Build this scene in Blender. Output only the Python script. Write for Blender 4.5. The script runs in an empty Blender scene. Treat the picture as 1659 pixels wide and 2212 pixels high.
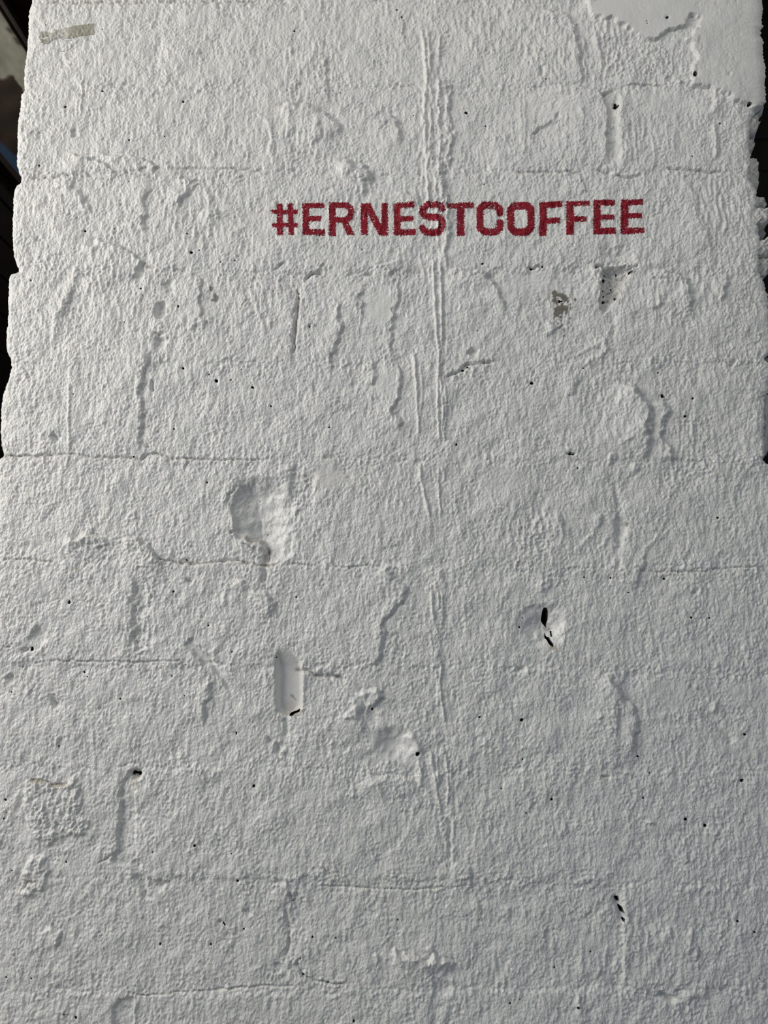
import bpy, math, random
import numpy as np
from mathutils import Vector

# ------------------------------------------------------------------ camera
F = 1650.0 / 1659.0            # focal length in frame widths
TH = math.radians(7.9)         # camera looks up by this much
D = 1.63                       # camera distance to the wall face (y = 0)
ZC = 1.35
W0, H0 = 1659.0, 2212.0
sc = bpy.context.scene
cam_d = bpy.data.cameras.new('camera')
cam = bpy.data.objects.new('camera', cam_d)
sc.collection.objects.link(cam)
cam.location = (0, -D, ZC)
cam.rotation_euler = (math.pi / 2 + TH, 0, 0)
cam_d.sensor_fit = 'HORIZONTAL'
cam_d.sensor_width = 36.0
cam_d.lens = 36.0 * F
cam_d.clip_start = 0.05
sc.camera = cam

# ------------------------------------------------------------------ world and lights
wd = bpy.data.worlds.new('world'); sc.world = wd
wd.use_nodes = True
bg = wd.node_tree.nodes['Background']
bg.inputs[0].default_value = (0.88, 0.94, 1.0, 1)
bg.inputs[1].default_value = 0.125

def area(name, loc, target, size, energy, color):
    d = bpy.data.lights.new(name, 'AREA'); d.shape = 'RECTANGLE'
    d.size, d.size_y = size; d.energy = energy; d.color = color
    o = bpy.data.objects.new(name, d); sc.collection.objects.link(o)
    o.location = loc
    v = Vector(target) - Vector(loc)
    o.rotation_euler = v.to_track_quat('-Z', 'Y').to_euler()
    return o
# high shop window to the left of the wall
area('window_light', (-3.4, -1.6, 2.8), (0.0, 0, 1.75), (2.7, 2.4), 129, (1.0, 0.975, 0.915))
# soft warm fill added high in front to brighten the wall's top
area('top_fill_light', (0.7, -2.0, 4.1), (0.4, 0, 2.4), (1.6, 0.9), 14, (1.0, 0.97, 0.90))

# unseen lamp added behind the wall to brighten the painting
area('back_fill_light', (-0.5, 1.6, 4.7), (-1.5, 1.0, 3.3), (.5, .5), 9, (1.0, 0.96, 0.86))
# invented cool fill, low behind the camera, turns the wall's foot bluish
area('low_cool_fill_light', (1.0, -3.0, 0.5), (0.2, 0, 0.6), (1.0, 0.9), 5.0, (0.42, 0.68, 1.0))

sc.view_settings.view_transform = 'Standard'
sc.view_settings.look = 'None'
sc.view_settings.gamma = 1
sc.view_settings.use_curve_mapping = False
sc.view_settings.exposure = 0.0

# ------------------------------------------------------------------ helpers
S, C = math.sin(TH), math.cos(TH)
FP = F * W0

def w2s(X, Z):
    """wall point (X, Z on the plane y=0) -> survey coordinates of the photograph"""
    dz = Z - ZC
    dep = D * C + dz * S
    up = dz * C - D * S
    return W0 / 2 + FP * X / dep, H0 / 2 - FP * up / dep

def s2w(px, py):
    a = (px - W0 / 2) / FP; b = (H0 / 2 - py) / FP
    t = D / (C - b * S)
    return t * a, ZC + t * (S + b * C)

def link(o, parent=None):
    sc.collection.objects.link(o)
    if parent is not None: o.parent = parent
    return o

def empty(name, loc=(0, 0, 0)):
    o = bpy.data.objects.new(name, None); o.location = loc
    o.empty_display_size = 0.1
    return link(o)

def tag(o, label=None, cat=None, kind=None, group=None):
    if label: o['label'] = label
    if cat: o['category'] = cat
    if kind: o['kind'] = kind
    if group: o['group'] = group
    return o

def mat(name, base, rough=0.6, bump=0.0, bscale=300.0, attr=None, spec=0.5, grain=None, vary=0.0):
    m = bpy.data.materials.new(name); m.use_nodes = True
    nt = m.node_tree; N = nt.nodes; L = nt.links
    b = N['Principled BSDF']
    b.inputs['Roughness'].default_value = rough
    b.inputs['Specular IOR Level'].default_value = spec
    geo = N.new('ShaderNodeNewGeometry')
    col = None
    if attr:
        a = N.new('ShaderNodeAttribute'); a.attribute_name = attr
        mx = N.new('ShaderNodeMix'); mx.data_type = 'RGBA'; mx.blend_type = 'MULTIPLY'
        mx.inputs[0].default_value = 1.0
        mx.inputs[6].default_value = (*base, 1)
        L.new(a.outputs['Color'], mx.inputs[7]); col = mx.outputs[2]
    n = N.new('ShaderNodeTexNoise'); n.inputs['Scale'].default_value = 9.0
    n.inputs['Detail'].default_value = 5
    L.new(geo.outputs['Position'], n.inputs['Vector'])
    r = N.new('ShaderNodeMapRange')
    r.inputs[1].default_value = 0.3; r.inputs[2].default_value = 0.7
    r.inputs[3].default_value = 1 - vary; r.inputs[4].default_value = 1 + vary * 0.4
    L.new(n.outputs[0], r.inputs[0])
    m2 = N.new('ShaderNodeMix'); m2.data_type = 'RGBA'; m2.blend_type = 'MULTIPLY'
    m2.inputs[0].default_value = 1.0
    if col is not None: L.new(col, m2.inputs[6])
    else: m2.inputs[6].default_value = (*base, 1)
    L.new(r.outputs[0], m2.inputs[7])
    L.new(m2.outputs[2], b.inputs['Base Color'])
    if bump > 0:
        mp = N.new('ShaderNodeMapping'); mp.inputs['Scale'].default_value = (1, 1, 0.78)
        L.new(geo.outputs['Position'], mp.inputs['Vector'])
        bn = N.new('ShaderNodeTexNoise'); bn.inputs['Scale'].default_value = bscale
        bn.inputs['Detail'].default_value = 2; bn.inputs['Roughness'].default_value = 0.5
        bn.inputs['Distortion'].default_value = 0.25
        L.new(mp.outputs[0], bn.inputs['Vector'])
        bp = N.new('ShaderNodeBump'); bp.inputs['Distance'].default_value = bump
        bp.inputs['Strength'].default_value = 1.0
        if grain:
            ga = N.new('ShaderNodeAttribute'); ga.attribute_name = grain
            L.new(ga.outputs['Fac'], bp.inputs['Strength'])
        L.new(bn.outputs[0], bp.inputs['Height'])
        L.new(bp.outputs[0], b.inputs['Normal'])
    return m

M_wall = mat('white_wall_paint', (0.79, 0.785, 0.765), 0.40, 0.0022, 230, 'tint', 0.5, 'grain', 0.03)
M_red = mat('red_stencil_paint', (0.27, 0.0006, 0.014), 0.5, 0.0014, 210, 'tint', 0.3, None, 0.10)
M_tape = mat('aged_tape', (1, 1, 1), 0.45, 0.0006, 150, 'tint', 0.5, None, 0.04)
M_fibre = mat('tape_fibre', (0.30, 0.27, 0.22), 0.6)
M_core = mat('wall_side_paint', (0.66, 0.65, 0.62), 0.6, 0.0028, 90, None, 0.3, None, 0.15)

# ------------------------------------------------------------------ the wall as a height survey
def axis(lo, a, b, hi, d, grow=1.25, dmax=0.014):
    mid = list(np.arange(a, b, d))
    left = []; x = a; s = d
    while x > lo:
        s = min(s * grow, dmax); x -= s; left.append(max(x, lo))
    right = []; x = mid[-1]; s = d
    while x < hi:
        s = min(s * grow, dmax); x += s; right.append(min(x, hi))
    return np.array(left[::-1] + mid + right)

DX = 0.0021
gx = axis(-0.98, -0.84, 0.84, 1.02, DX)
gz = axis(0.0, 0.55, 2.82, 3.1, DX)
nx, nz = len(gx), len(gz)
XX, ZZ = np.meshgrid(gx, gz)
PX, PY = w2s(XX, ZZ)
rng = np.random.default_rng(7)

ky = np.fft.fftfreq(nz)[:, None]; kx = np.fft.fftfreq(nx)[None, :]
def band(lam, sx=1.0, sy=1.0, bw=0.45, rot=0.0):
    """band limited noise; lam in millimetres, sx/sy stretch along x/z, unit variance"""
    f0 = DX * 1000 / lam
    c, s = math.cos(rot), math.sin(rot)
    u = (kx * c + ky * s) * sx; v = (-kx * s + ky * c) * sy
    r = np.sqrt(u * u + v * v) + 1e-9
    flt = np.exp(-0.5 * (np.log(r / f0) / bw) ** 2)
    w = np.fft.fft2(rng.standard_normal((nz, nx)))
    n = np.real(np.fft.ifft2(w * flt))
    return n / n.std()
def low(lam):
    f0 = DX * 1000 / lam
    flt = np.exp(-0.5 * ((kx ** 2 + ky ** 2) / f0 ** 2))
    n = np.real(np.fft.ifft2(np.fft.fft2(rng.standard_normal((nz, nx))) * flt))
    return n / n.std()
def blur(A, r):
    f = np.exp(-2 * (math.pi * r) ** 2 * (kx ** 2 + ky ** 2))
    return np.real(np.fft.ifft2(np.fft.fft2(A) * f))
def ss(x, a, b):
    t = np.clip((x - a) / (b - a), 0, 1); return t * t * (3 - 2 * t)

wx = 2.4 * band(38) + 0.7 * band(16) + 0.4 * band(8)
wy = 2.4 * band(38) + 0.7 * band(16) + 0.4 * band(8)
QX, QY = PX + wx, PY + wy

H = np.zeros((nz, nx))             # relief in millimetres, + towards the viewer
ROUGH = np.zeros((nz, nx))         # gritty mortar texture amount
DRIP = 0.32 * np.ones((nz, nx))     # runs of paint and slurry
SMOOTH = np.zeros((nz, nx))        # trowelled or worn smooth amount
TINT = np.ones((nz, nx, 3))
CUT = np.zeros((nz, nx), bool)     # real holes

def win(x0, y0, x1, y1):
    X0, Z1 = s2w(x0, y0); X1, _ = s2w(x1, y0); Xa, Z0 = s2w(x0, y1); Xb, _ = s2w(x1, y1)
    i0 = max(0, np.searchsorted(gx, min(X0, Xa)) - 2); i1 = min(nx, np.searchsorted(gx, max(X1, Xb)) + 2)
    j0 = max(0, np.searchsorted(gz, Z0) - 2); j1 = min(nz, np.searchsorted(gz, Z1) + 2)
    return slice(j0, j1), slice(i0, i1)

def polydist(x, y, pts, closed=False):
    p = np.array(pts, float)
    if closed: p = np.vstack([p, p[:1]])
    best = np.full(x.shape, 1e9); sg = np.ones(x.shape); arc = np.zeros(x.shape)
    acc = 0.0
    for a, b in zip(p[:-1], p[1:]):
        d = b - a; l = math.hypot(*d)
        if l < 1e-6: continue
        t = np.clip(((x - a[0]) * d[0] + (y - a[1]) * d[1]) / (l * l), 0, 1)
        dd = np.hypot(x - a[0] - t * d[0], y - a[1] - t * d[1])
        cr = d[0] * (y - a[1]) - d[1] * (x - a[0])
        m = dd < best - 1e-4
        best = np.where(m, dd, best); sg = np.where(m, np.sign(cr), sg)
        arc = np.where(m, acc + t * l, arc)
        acc += l
    return best, sg, arc, acc

def bbox(pts, m):
    p = np.array(pts, float)
    return win(p[:, 0].min() - m, p[:, 1].min() - m, p[:, 0].max() + m, p[:, 1].max() + m)

def step(pts, h, L=30, w=4, crease=0.35, taper=None):
    """cliff along a line: the side on the right hand of travel is high and eases back over L"""
    w = w * 1.6 + 1.0; h = h * 1.3
    w_ = bbox(pts, 3.2 * L + w)
    x, y = QX[w_], QY[w_]
    d, sg, arc, tot = polydist(x, y, pts)
    tl = taper or min(max(26, L * .7), tot / 2.1)
    e = ss(np.minimum(arc, tot - arc), 0, tl)
    s = d * sg
    f = ss(s, -w * 0.5, w * 0.5) * np.exp(-np.maximum(s, 0) / L) - crease * np.exp(-np.abs(s + w * .5) / 3.0) * (s < w * .3)
    c = h * f * e
    if L >= 24 and min(c.shape) > 8:      # ease the fold where two stretches of the line meet
        r = min(12.0, L * .16)
        pad = int(3 * r); cp = np.pad(c, pad)
        kyy = np.fft.fftfreq(cp.shape[0])[:, None]; kxx = np.fft.fftfreq(cp.shape[1])[None, :]
        cb = np.real(np.fft.ifft2(np.fft.fft2(cp) * np.exp(-2 * (math.pi * r) ** 2 * (kxx ** 2 + kyy ** 2))))[pad:-pad, pad:-pad]
        m = ss(d, w + 1, w + 3 * r)
        c = c * (1 - m) + cb * m
    H[w_] += c

def ridge(pts, h, w=3, warp=0.4, taper=None):
    w_ = bbox(pts, 4 * w + 8)
    x = PX[w_] + warp * wx[w_]; y = PY[w_] + warp * wy[w_]
    d, sg, arc, tot = polydist(x, y, pts)
    tl = taper or min(14, tot / 3)
    e = ss(np.minimum(arc, tot - arc), 0, tl)
    H[w_] += h * np.exp(-(d / w) ** 2) * e

def crack(pts, depth=3, w=2.0, rough=0.5):
    ridge(pts, -depth * 1.25, w, 0.45)
    w_ = bbox(pts, 40)
    d, _, arc, tot = polydist(QX[w_], QY[w_], pts)
    ROUGH[w_] = np.maximum(ROUGH[w_], rough * np.exp(-(d / 11) ** 2))
    dx_ = polydist(PX[w_] + .45 * wx[w_], PY[w_] + .45 * wy[w_], pts)[0]
    g = (np.clip(.35 + .25 * wx[w_] / 2.4, .05, .75) * np.exp(-(dx_ / (w * .8)) ** 2) * ss(np.minimum(arc, tot - arc), 0, 10))[..., None]
    TINT[w_] = TINT[w_] * (1 - g) + np.array((.42, .38, .31)) * g

def dent(cx, cy, rx, ry, depth, ang=0.0, sharp=1.0, rough=0.0, smooth=0.0):
    """bowl; depth in mm, ang in degrees clockwise in the picture; sharp > 1 steepens the rim"""
    m = max(rx, ry) * 1.4 + 6
    depth = depth * (1.75 if depth > 0 else 1.2)
    w_ = win(cx - m, cy - m, cx + m, cy + m)
    a = math.radians(ang); x = QX[w_] - cx; y = QY[w_] - cy
    u = (x * math.cos(a) + y * math.sin(a)) / rx; v = (-x * math.sin(a) + y * math.cos(a)) / ry
    r = np.sqrt(u * u + v * v)
    f = (1 - ss(r, 0, 1)) if sharp <= 1 else 1 - ss(r, 1 - 1 / sharp, 1)
    H[w_] -= depth * f
    if rough: ROUGH[w_] = np.maximum(ROUGH[w_], rough * (1 - ss(r, .8, 1.3)))
    if smooth: SMOOTH[w_] = np.maximum(SMOOTH[w_], smooth * (1 - ss(r, .8, 1.1)))

def sdpoly(x, y, pts):
    d, _, _, _ = polydist(x, y, pts, True)
    p = np.array(pts, float); n = len(p); ins = np.zeros(x.shape, bool)
    for i in range(n):
        a, b = p[i], p[(i + 1) % n]
        c = ((a[1] > y) != (b[1] > y)) & (x < (b[0] - a[0]) * (y - a[1]) / (b[1] - a[1] + 1e-12) + a[0])
        ins ^= c
    return np.where(ins, d, -d)

def plateau(pts, h, w=4, rough=0.0, smooth=0.0, sm=0.0, straight=False):
    w_ = bbox(pts, 30)
    q = (PX[w_], PY[w_]) if straight else (QX[w_], QY[w_])
    d = sdpoly(*q, pts)
    H[w_] += h * ss(d, -w / 2, w / 2)
    if rough: ROUGH[w_] = np.maximum(ROUGH[w_], rough * ss(d, -6, 4))
    if smooth: SMOOTH[w_] = np.maximum(SMOOTH[w_], smooth * ss(d, -2, 6))
    return w_, d

def soft(kind, cx, cy, rx, ry, v):
    A = ROUGH if kind == 'r' else DRIP if kind == 'd' else SMOOTH
    m = max(rx, ry) * 1.5
    w_ = win(cx - m, cy - m, cx + m, cy + m)
    r = np.hypot((QX[w_] - cx) / rx, (QY[w_] - cy) / ry)
    A[w_] = np.maximum(A[w_], v * (1 - ss(r, .6, 1.25)))

def stain(cx, cy, rx, ry, col, ang=0.0, k=1.0):
    m = max(rx, ry) * 1.6 + 3
    w_ = win(cx - m, cy - m, cx + m, cy + m)
    a = math.radians(ang); x = QX[w_] - cx; y = QY[w_] - cy
    r = np.hypot((x * math.cos(a) + y * math.sin(a)) / rx, (-x * math.sin(a) + y * math.cos(a)) / ry)
    f = (k * (1 - ss(r, .3, 1.3)))[..., None]
    TINT[w_] = TINT[w_] * (1 - f) + np.array(col) * f

# ---- block courses -----------------------------------------------------
BEDS = [(-545, -545), (-360, -360), (-178, -178), (2, 2), (187, 187), (378, 374), (583, 590), (783, 786), (988, 1000),
        (1212, 1232), (1428, 1455), (1655, 1668), (1892, 1915), (2146, 2138), (2390, 2390), (2640, 2640),
        (2900, 2900), (3180, 3180), (3470, 3470), (3780, 3780), (4110, 4110), (4460, 4460)]
# head joints of the two alternating courses, (x at the top of the picture, x at the bottom)
HEADS = [[(640, 622), (1322, 1345)], [(345, 250), (948, 968)]]
jw = 4 * low(55)
bed_y = [a + (b - a) * (PX / W0) + jw for a, b in BEDS]
bed_w = 7.0 + 1.5 * low(70)
course = np.zeros((nz, nx), int)
for y in bed_y: course += (PY > y)
dbed = np.full((nz, nx), 1e9)
for y in bed_y: dbed = np.minimum(dbed, np.abs(PY - y))
bedid = np.zeros((nz, nx), int)
for i, y in enumerate(bed_y): bedid = np.where(np.abs(PY - y) <= dbed + 1e-6, i, bedid)
parity = course % 2          # course 4 (y 2..187) joins at 345 / 948
par = (parity == 0).astype(int)
slot = np.zeros((nz, nx), int); dhead = np.full((nz, nx), 1e9)
for q in (0, 1):
    for (xa, xb) in HEADS[q]:
        xh = xa + (xb - xa) * PY / H0 + 4 * np.sin(PY / 47 + xa) + jw * .6
        slot += ((par == q) & (PX > xh)).astype(int)
        dhead = np.where(par == q, np.minimum(dhead, np.abs(PX - xh)), dhead)
offs = rng.normal(0, 0.9, (40, 3)); tilt = rng.normal(0, 0.004, (40, 3, 2))
BH = offs[course, slot]
H += blur(BH, 1.6)
cover = 1 - ss(PX, 1240, 1290) * (1 - ss(PY, 60, 230))     # trowelled corner hides the joints
gm = np.clip(0.55 + 0.45 * low(60), 0, 1.4) * cover
gb = np.clip(.25 + .6 * low(50), 0, 1.2) * cover
H -= 1.1 * gb * np.exp(-(dbed / 5.0) ** 2)
H -= 1.7 * gm * np.exp(-(dhead / 6.0) ** 2) * (1 - ss(PX, 1650, 1700))
bedrough = (np.exp(-(np.maximum(-(PY - bed_y[0]), 0)) * 0) * np.exp(-(dbed / 17) ** 2))
ROUGH = np.maximum(ROUGH, bedrough * np.clip(0.65 + .4 * low(80), 0, 1) * cover)
ROUGH = np.maximum(ROUGH, np.exp(-(dhead / 14) ** 2) * 0.45)

# ---- features read off the wall, course by course ----------------------
# row 1, left
crack([(75, 3), (200, 4), (330, 2), (450, 4), (560, 3)], 2.5, 2.5, .7)
dent(476, 14, 14, 6, 4, 10, rough=.8); dent(495, 32, 16, 4, 2.5, 12)
ridge([(181, 160), (177, 182), (180, 200), (176, 220), (174, 248)], 2.2, 2.2)
dent(160, 290, 9, 22, 3, 8); dent(338, 102, 5, 9, 2, 10)
step([(152, 322), (160, 338), (190, 342), (208, 348), (234, 362), (262, 373)], 5, 22, 5)
step([(212, 330), (240, 338), (300, 341), (325, 349), (334, 360), (330, 374), (318, 380)], 4.5, 22, 5)
dent(192, 378, 10, 8, 3); dent(278, 377, 8, 6, 2.5)
crack([(50, 367), (85, 368), (105, 372)], 2, 2); crack([(60, 384), (110, 383), (160, 378)], 3, 2.2)
crack([(368, 364), (430, 364), (500, 366), (570, 368)], 2.6, 2)
step([(152, 376), (153, 405), (172, 420), (186, 440), (200, 470)], 4, 40, 9)
step([(335, 392), (318, 415), (308, 435), (316, 458), (308, 480), (318, 515)], 3.6, 45, 7)
step([(372, 390), (400, 383), (420, 393), (407, 413), (388, 435), (376, 456)], 4.5, 28, 7)
step([(425, 455), (460, 452), (474, 462), (472, 482)], 4, 20, 7)
ridge([(440, 398), (452, 430), (455, 470), (452, 520)], 1.5, 5)
step([(165, 526), (200, 531), (214, 517), (250, 528), (272, 541), (300, 556), (306, 578), (298, 606)], 4.5, 50, 5)
# row 1, middle
step([(640, 108), (690, 118), (705, 130), (709, 180), (712, 228)], 2.6, 25, 5)
step([(592, 240), (620, 231), (670, 233), (702, 247), (728, 268), (748, 292)], 6.5, 55, 11)
step([(684, 246), (692, 270), (690, 292), (678, 325)], 3, 30, 6)
ridge([(552, 240), (580, 264), (586, 300), (586, 345)], 2, 5)
step([(798, 252), (825, 255), (850, 250), (862, 266), (866, 292), (861, 322)], 4.5, 26, 6)
crack([(818, 284), (830, 270), (845, 263)], 1.5, 2, .2)
step([(712, 350), (745, 352), (782, 362), (798, 376), (792, 398), (803, 416)], 8, 60, 10)
step([(842, 411), (870, 414), (897, 425), (912, 442)], 3.5, 25, 5)
step([(866, 25), (873, 60), (873, 102)], 2.5, 18, 4)
for pts, h, w in [([(911, 62), (918, 110), (921, 170), (917, 230), (916, 290), (922, 340), (923, 400), (926, 455)], 4.0, 4.2),
               ([(924, 58), (928, 110), (928, 165), (932, 230), (930, 320), (938, 360), (943, 430), (945, 520)], 3.0, 3.8),
               ([(952, 70), (948, 122)], 2.2, 2.6), ([(945, 165), (950, 200), (945, 240), (953, 300), (946, 350), (950, 400), (960, 460)], 2.6, 4.5),
               ([(990, 190), (1000, 240)], .8, 3),
               ([(1124, 190), (1126, 260), (1130, 340)], 1.2, 2.5), ([(1133, 200), (1134, 330)], 1.2, 2.5)]:
    ridge(pts, h, w)
step([(955, 162), (974, 190), (970, 240), (972, 262), (976, 310), (968, 350), (957, 380), (966, 430), (972, 500), (958, 580)], 3.4, 18, 5)
soft('r', 955, 330, 22, 170, .8)
step([(1062, 40), (1085, 28), (1118, 22)], -1.6, 20, 5)
# row 1, right: trowelled smooth corner over rough block
w_, d = plateau([(1276, -120), (1270, 0), (1275, 28), (1290, 44), (1320, 40), (1345, 52), (1352, 66), (1375, 72), (1396, 90), (1430, 80),
         (1450, 66), (1476, 56), (1490, 36), (1510, 38), (1506, 62), (1488, 76), (1485, 90), (1500, 110), (1505, 130),
         (1494, 146), (1496, 165), (1492, 185), (1530, 190), (1562, 204), (1592, 222), (1625, 232), (1690, 222), (1690, -120)], 6.0, 7, smooth=1.0)
g_ = (.10 * ss(d, -2, 3))[..., None]; TINT[w_] *= 1 - g_
soft('r', 1380, 130, 110, 42, .7); soft('r', 1300, 90, 30, 60, .5); soft('d', 1300, 110, 70, 75, 1.1); soft('d', 1180, 95, 75, 80, .9); soft('d', 1420, 140, 70, 40, .8)
soft('d', 940, 330, 45, 260, 1.0); soft('d', 680, 150, 90, 90, .7); soft('d', 640, 320, 80, 70, .7); soft('d', 1040, 60, 80, 70, .7); soft('d', 1560, 440, 70, 70, .9)
soft('d', 1380, 300, 60, 60, .6); soft('d', 420, 450, 90, 90, .7); soft('d', 250, 600, 120, 110, .6); soft('d', 560, 640, 70, 80, .7); soft('d', 790, 400, 60, 50, .7)
soft('d', 880, 600, 60, 100, .6); soft('d', 1180, 600, 80, 80, .5); soft('d', 1470, 640, 110, 90, .7); soft('d', 1300, 880, 90, 100, .5); soft('d', 1470, 960, 60, 80, .9)
soft('d', 120, 1750, 60, 70, .6); soft('d', 300, 1330, 50, 90, .8); soft('d', 1160, 1140, 80, 60, .7); soft('d', 1400, 2050, 120, 90, .6); soft('d', 1010, 2120, 120, 80, .6)
soft('d', 960, 1660, 40, 90, .7); soft('d', 850, 1270, 40, 60, .7)
ridge([(1275, 0), (1262, 20), (1252, 36)], 2.0, 9)
step([(1165, 24), (1215, 28), (1236, 40), (1246, 72), (1251, 110), (1256, 150), (1257, 186)], 5.5, 50, 6)
ridge([(1255, 68), (1262, 118), (1268, 170)], 2.8, 4.5)
ridge([(1285, 60), (1290, 100), (1300, 150)], 2, 6); ridge([(1322, 100), (1330, 150)], 1.6, 5)
dent(1170, 152, 12, 14, 4.5)
step([(1165, 187), (1245, 188), (1282, 195), (1302, 206), (1311, 235), (1312, 290), (1313, 340), (1320, 372)], 5, 90, 6)
step([(1342, 376), (1336, 300), (1331, 250), (1341, 186)], 4.2, 60, 10)
crack([(1296, 200), (1306, 203), (1322, 197), (1334, 190)], 5, 2.5, .6)
crack([(1344, 186), (1400, 183), (1446, 184)], 2.4, 1.8, .6)
dent(1450, 168, 9, 9, 3.5, rough=.6); dent(1468, 176, 7, 6, -3); dent(1482, 176, 6, 8, -3)
step([(1536, 258), (1540, 215), (1528, 198)], 3.2, 40, 6)
step([(1540, 198), (1562, 212), (1575, 235)], 2, 30, 5)
soft('s', 1450, 225, 80, 32, .5); soft('s', 1200, 225, 80, 34, .4)
step([(1145, 292), (1175, 272), (1200, 262), (1216, 246)], -3.0, 22, 7)
dent(1206, 250, 12, 7, 3, -30); dent(1160, 284, 10, 5, 2.5)
step([(1248, 230), (1258, 236), (1262, 250), (1270, 258)], 2.5, 10, 4)
crack([(1108, 372), (1190, 370), (1245, 373), (1260, 372)], 2.4, 1.8)
crack([(1288, 364), (1335, 379), (1370, 383), (1392, 378)], 4, 2.6, .8)
crack([(1436, 363), (1490, 368), (1530, 372), (1578, 370)], 3.2, 2.2, .7)
step([(1257, 362), (1258, 400), (1266, 430)], 2, 20, 4)
step([(1480, 380), (1500, 420), (1506, 470), (1530, 510), (1548, 522)], 2, 40, 8)
dent(1336, 552, 50, 30, 4, 8, rough=.4)
step([(1318, 500), (1330, 520), (1300, 545)], -2, 20, 8)
# row 2, left
dent(300, 590, 13, 30, 5, 22); dent(366, 618, 11, 22, 3.5, 10)
crack([(312, 574), (338, 578)], 2.5, 2); crack([(368, 583), (406, 586)], 3, 2)
dent(346, 668, 15, 22, 6, 25, sharp=1.5); crack([(322, 715), (345, 721), (362, 716)], 3, 2.4)
dent(347, 736, 16, 20, 5.5, 10, rough=.6)
step([(326, 746), (318, 770), (311, 800), (305, 850), (308, 892), (301, 925), (306, 975)], 3.8, 60, 6)
dent(330, 832, 9, 15, 4.5, 0, sharp=1.5)
step([(434, 588), (430, 640), (435, 670), (446, 708)], 2.6, 30, 4); step([(432, 680), (418, 705), (415, 732)], 2, 16, 4)
ridge([(172, 572), (150, 620), (126, 680), (117, 735)], 2.2, 8)
step([(168, 600), (152, 640), (140, 680)], 1.8, 22, 5)
ridge([(150, 822), (148, 870), (149, 930), (150, 975), (143, 1018)], 2.3, 3.0, .2)
dent(118, 945, 15, 14, 5, 0, rough=.9)
crack([(0, 985), (60, 984), (100, 984), (155, 981), (200, 987), (300, 990), (338, 978), (370, 992), (405, 990), (480, 993), (570, 993)], 2.8, 2, .6)
dent(312, 963, 8, 10, 3, 30)
step([(358, 976), (402, 988), (398, 1008), (388, 1022)], 2.6, 16, 4)
step([(520, 1032), (500, 1060), (480, 1092)], 3, 20, 4)
# spalled hollow beside the head joint
w_ = win(480, 1000, 660, 1270)
x, y = QX[w_], QY[w_]
xl = np.interp(PY[w_], [1020, 1040, 1085, 1110, 1130, 1150, 1165, 1180, 1215], [522, 517, 501, 497, 505, 501, 512, 560, 566])
xc = np.interp(PY[w_], [1030, 1075, 1100, 1130, 1160, 1190, 1220], [530, 548, 556, 562, 566, 572, 576])
xr = np.interp(PY[w_], [1030, 1080, 1200, 1225], [604, 634, 634, 600])
f = np.where(x < xc, (x - xl) / np.maximum(xc - xl, 3), (xr - x) / np.maximum(xr - xc, 5))
f = np.clip(f, 0, 1)
vy = ss(y, 1022, 1075) * (1 - ss(y, 1195, 1222))
rim = 4.0 * ss(x - xl, -2, 4) * (x < xr) * np.clip((xr - x) / 40, 0, 1) * (1 - ss(y, 1162, 1172)) * ss(y, 1030, 1060)
hol = 17 * f * vy + rim
led = ss(y - np.interp(PX[w_], [497, 535, 562, 575], [1157, 1164, 1170, 1182]), -3, 3) * (PX[w_] < 577)
H[w_] -= hol * (1 - .75 * led)
SMOOTH[w_] = np.maximum(SMOOTH[w_], .4 * (f > .02) * vy)
ridge([(575, 1178), (573, 1210), (572, 1250), (574, 1268)], -6, 6)
crack([(520, 1170), (545, 1185), (560, 1195)], 3, 2, .5)
stain(545, 1166, 26, 3.5, (.55, .50, .42), 10, .8); stain(573, 1200, 8, 26, (.72, .68, .62), 0, .6)
# row 2, middle
dent(678, 590, 30, 6, 6, -33, sharp=1.5); dent(655, 604, 5, 4, -2.5)
crack([(583, 584), (602, 575), (622, 563)], 2.6, 2.4)
crack([(643, 618), (645, 650), (642, 680), (640, 710), (634, 735), (636, 765)], 5, 3, .6); dent(632, 731, 7, 11, 4)
step([(798, 578), (850, 566), (876, 553)], 3, 20, 4); dent(795, 590, 15, 6, 4.5, -35, sharp=1.4); dent(850, 590, 7, 15, 3.5, 15)
step([(726, 642), (734, 662), (734, 700), (736, 718), (726, 745), (718, 765), (714, 784), (728, 790)], 3.8, 32, 5)
step([(800, 622), (778, 638), (783, 670), (791, 700)], 2.6, 40, 3.5); soft('s', 815, 660, 34, 42, .7)
step([(858, 600), (862, 640), (850, 690), (845, 750), (852, 770), (864, 776)], 2.6, 26, 5)
step([(796, 766), (808, 786), (812, 804), (824, 808)], 4, 20, 5); step([(818, 806), (806, 822), (794, 840)], 3, 24, 5)
step([(790, 832), (766, 836), (745, 850)], -1.8, 24, 5); soft('s', 835, 830, 26, 34, .6)
step([(853, 778), (862, 798), (866, 825), (860, 858), (848, 880), (850, 902), (868, 908), (870, 935)], 4, 28, 5)
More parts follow.
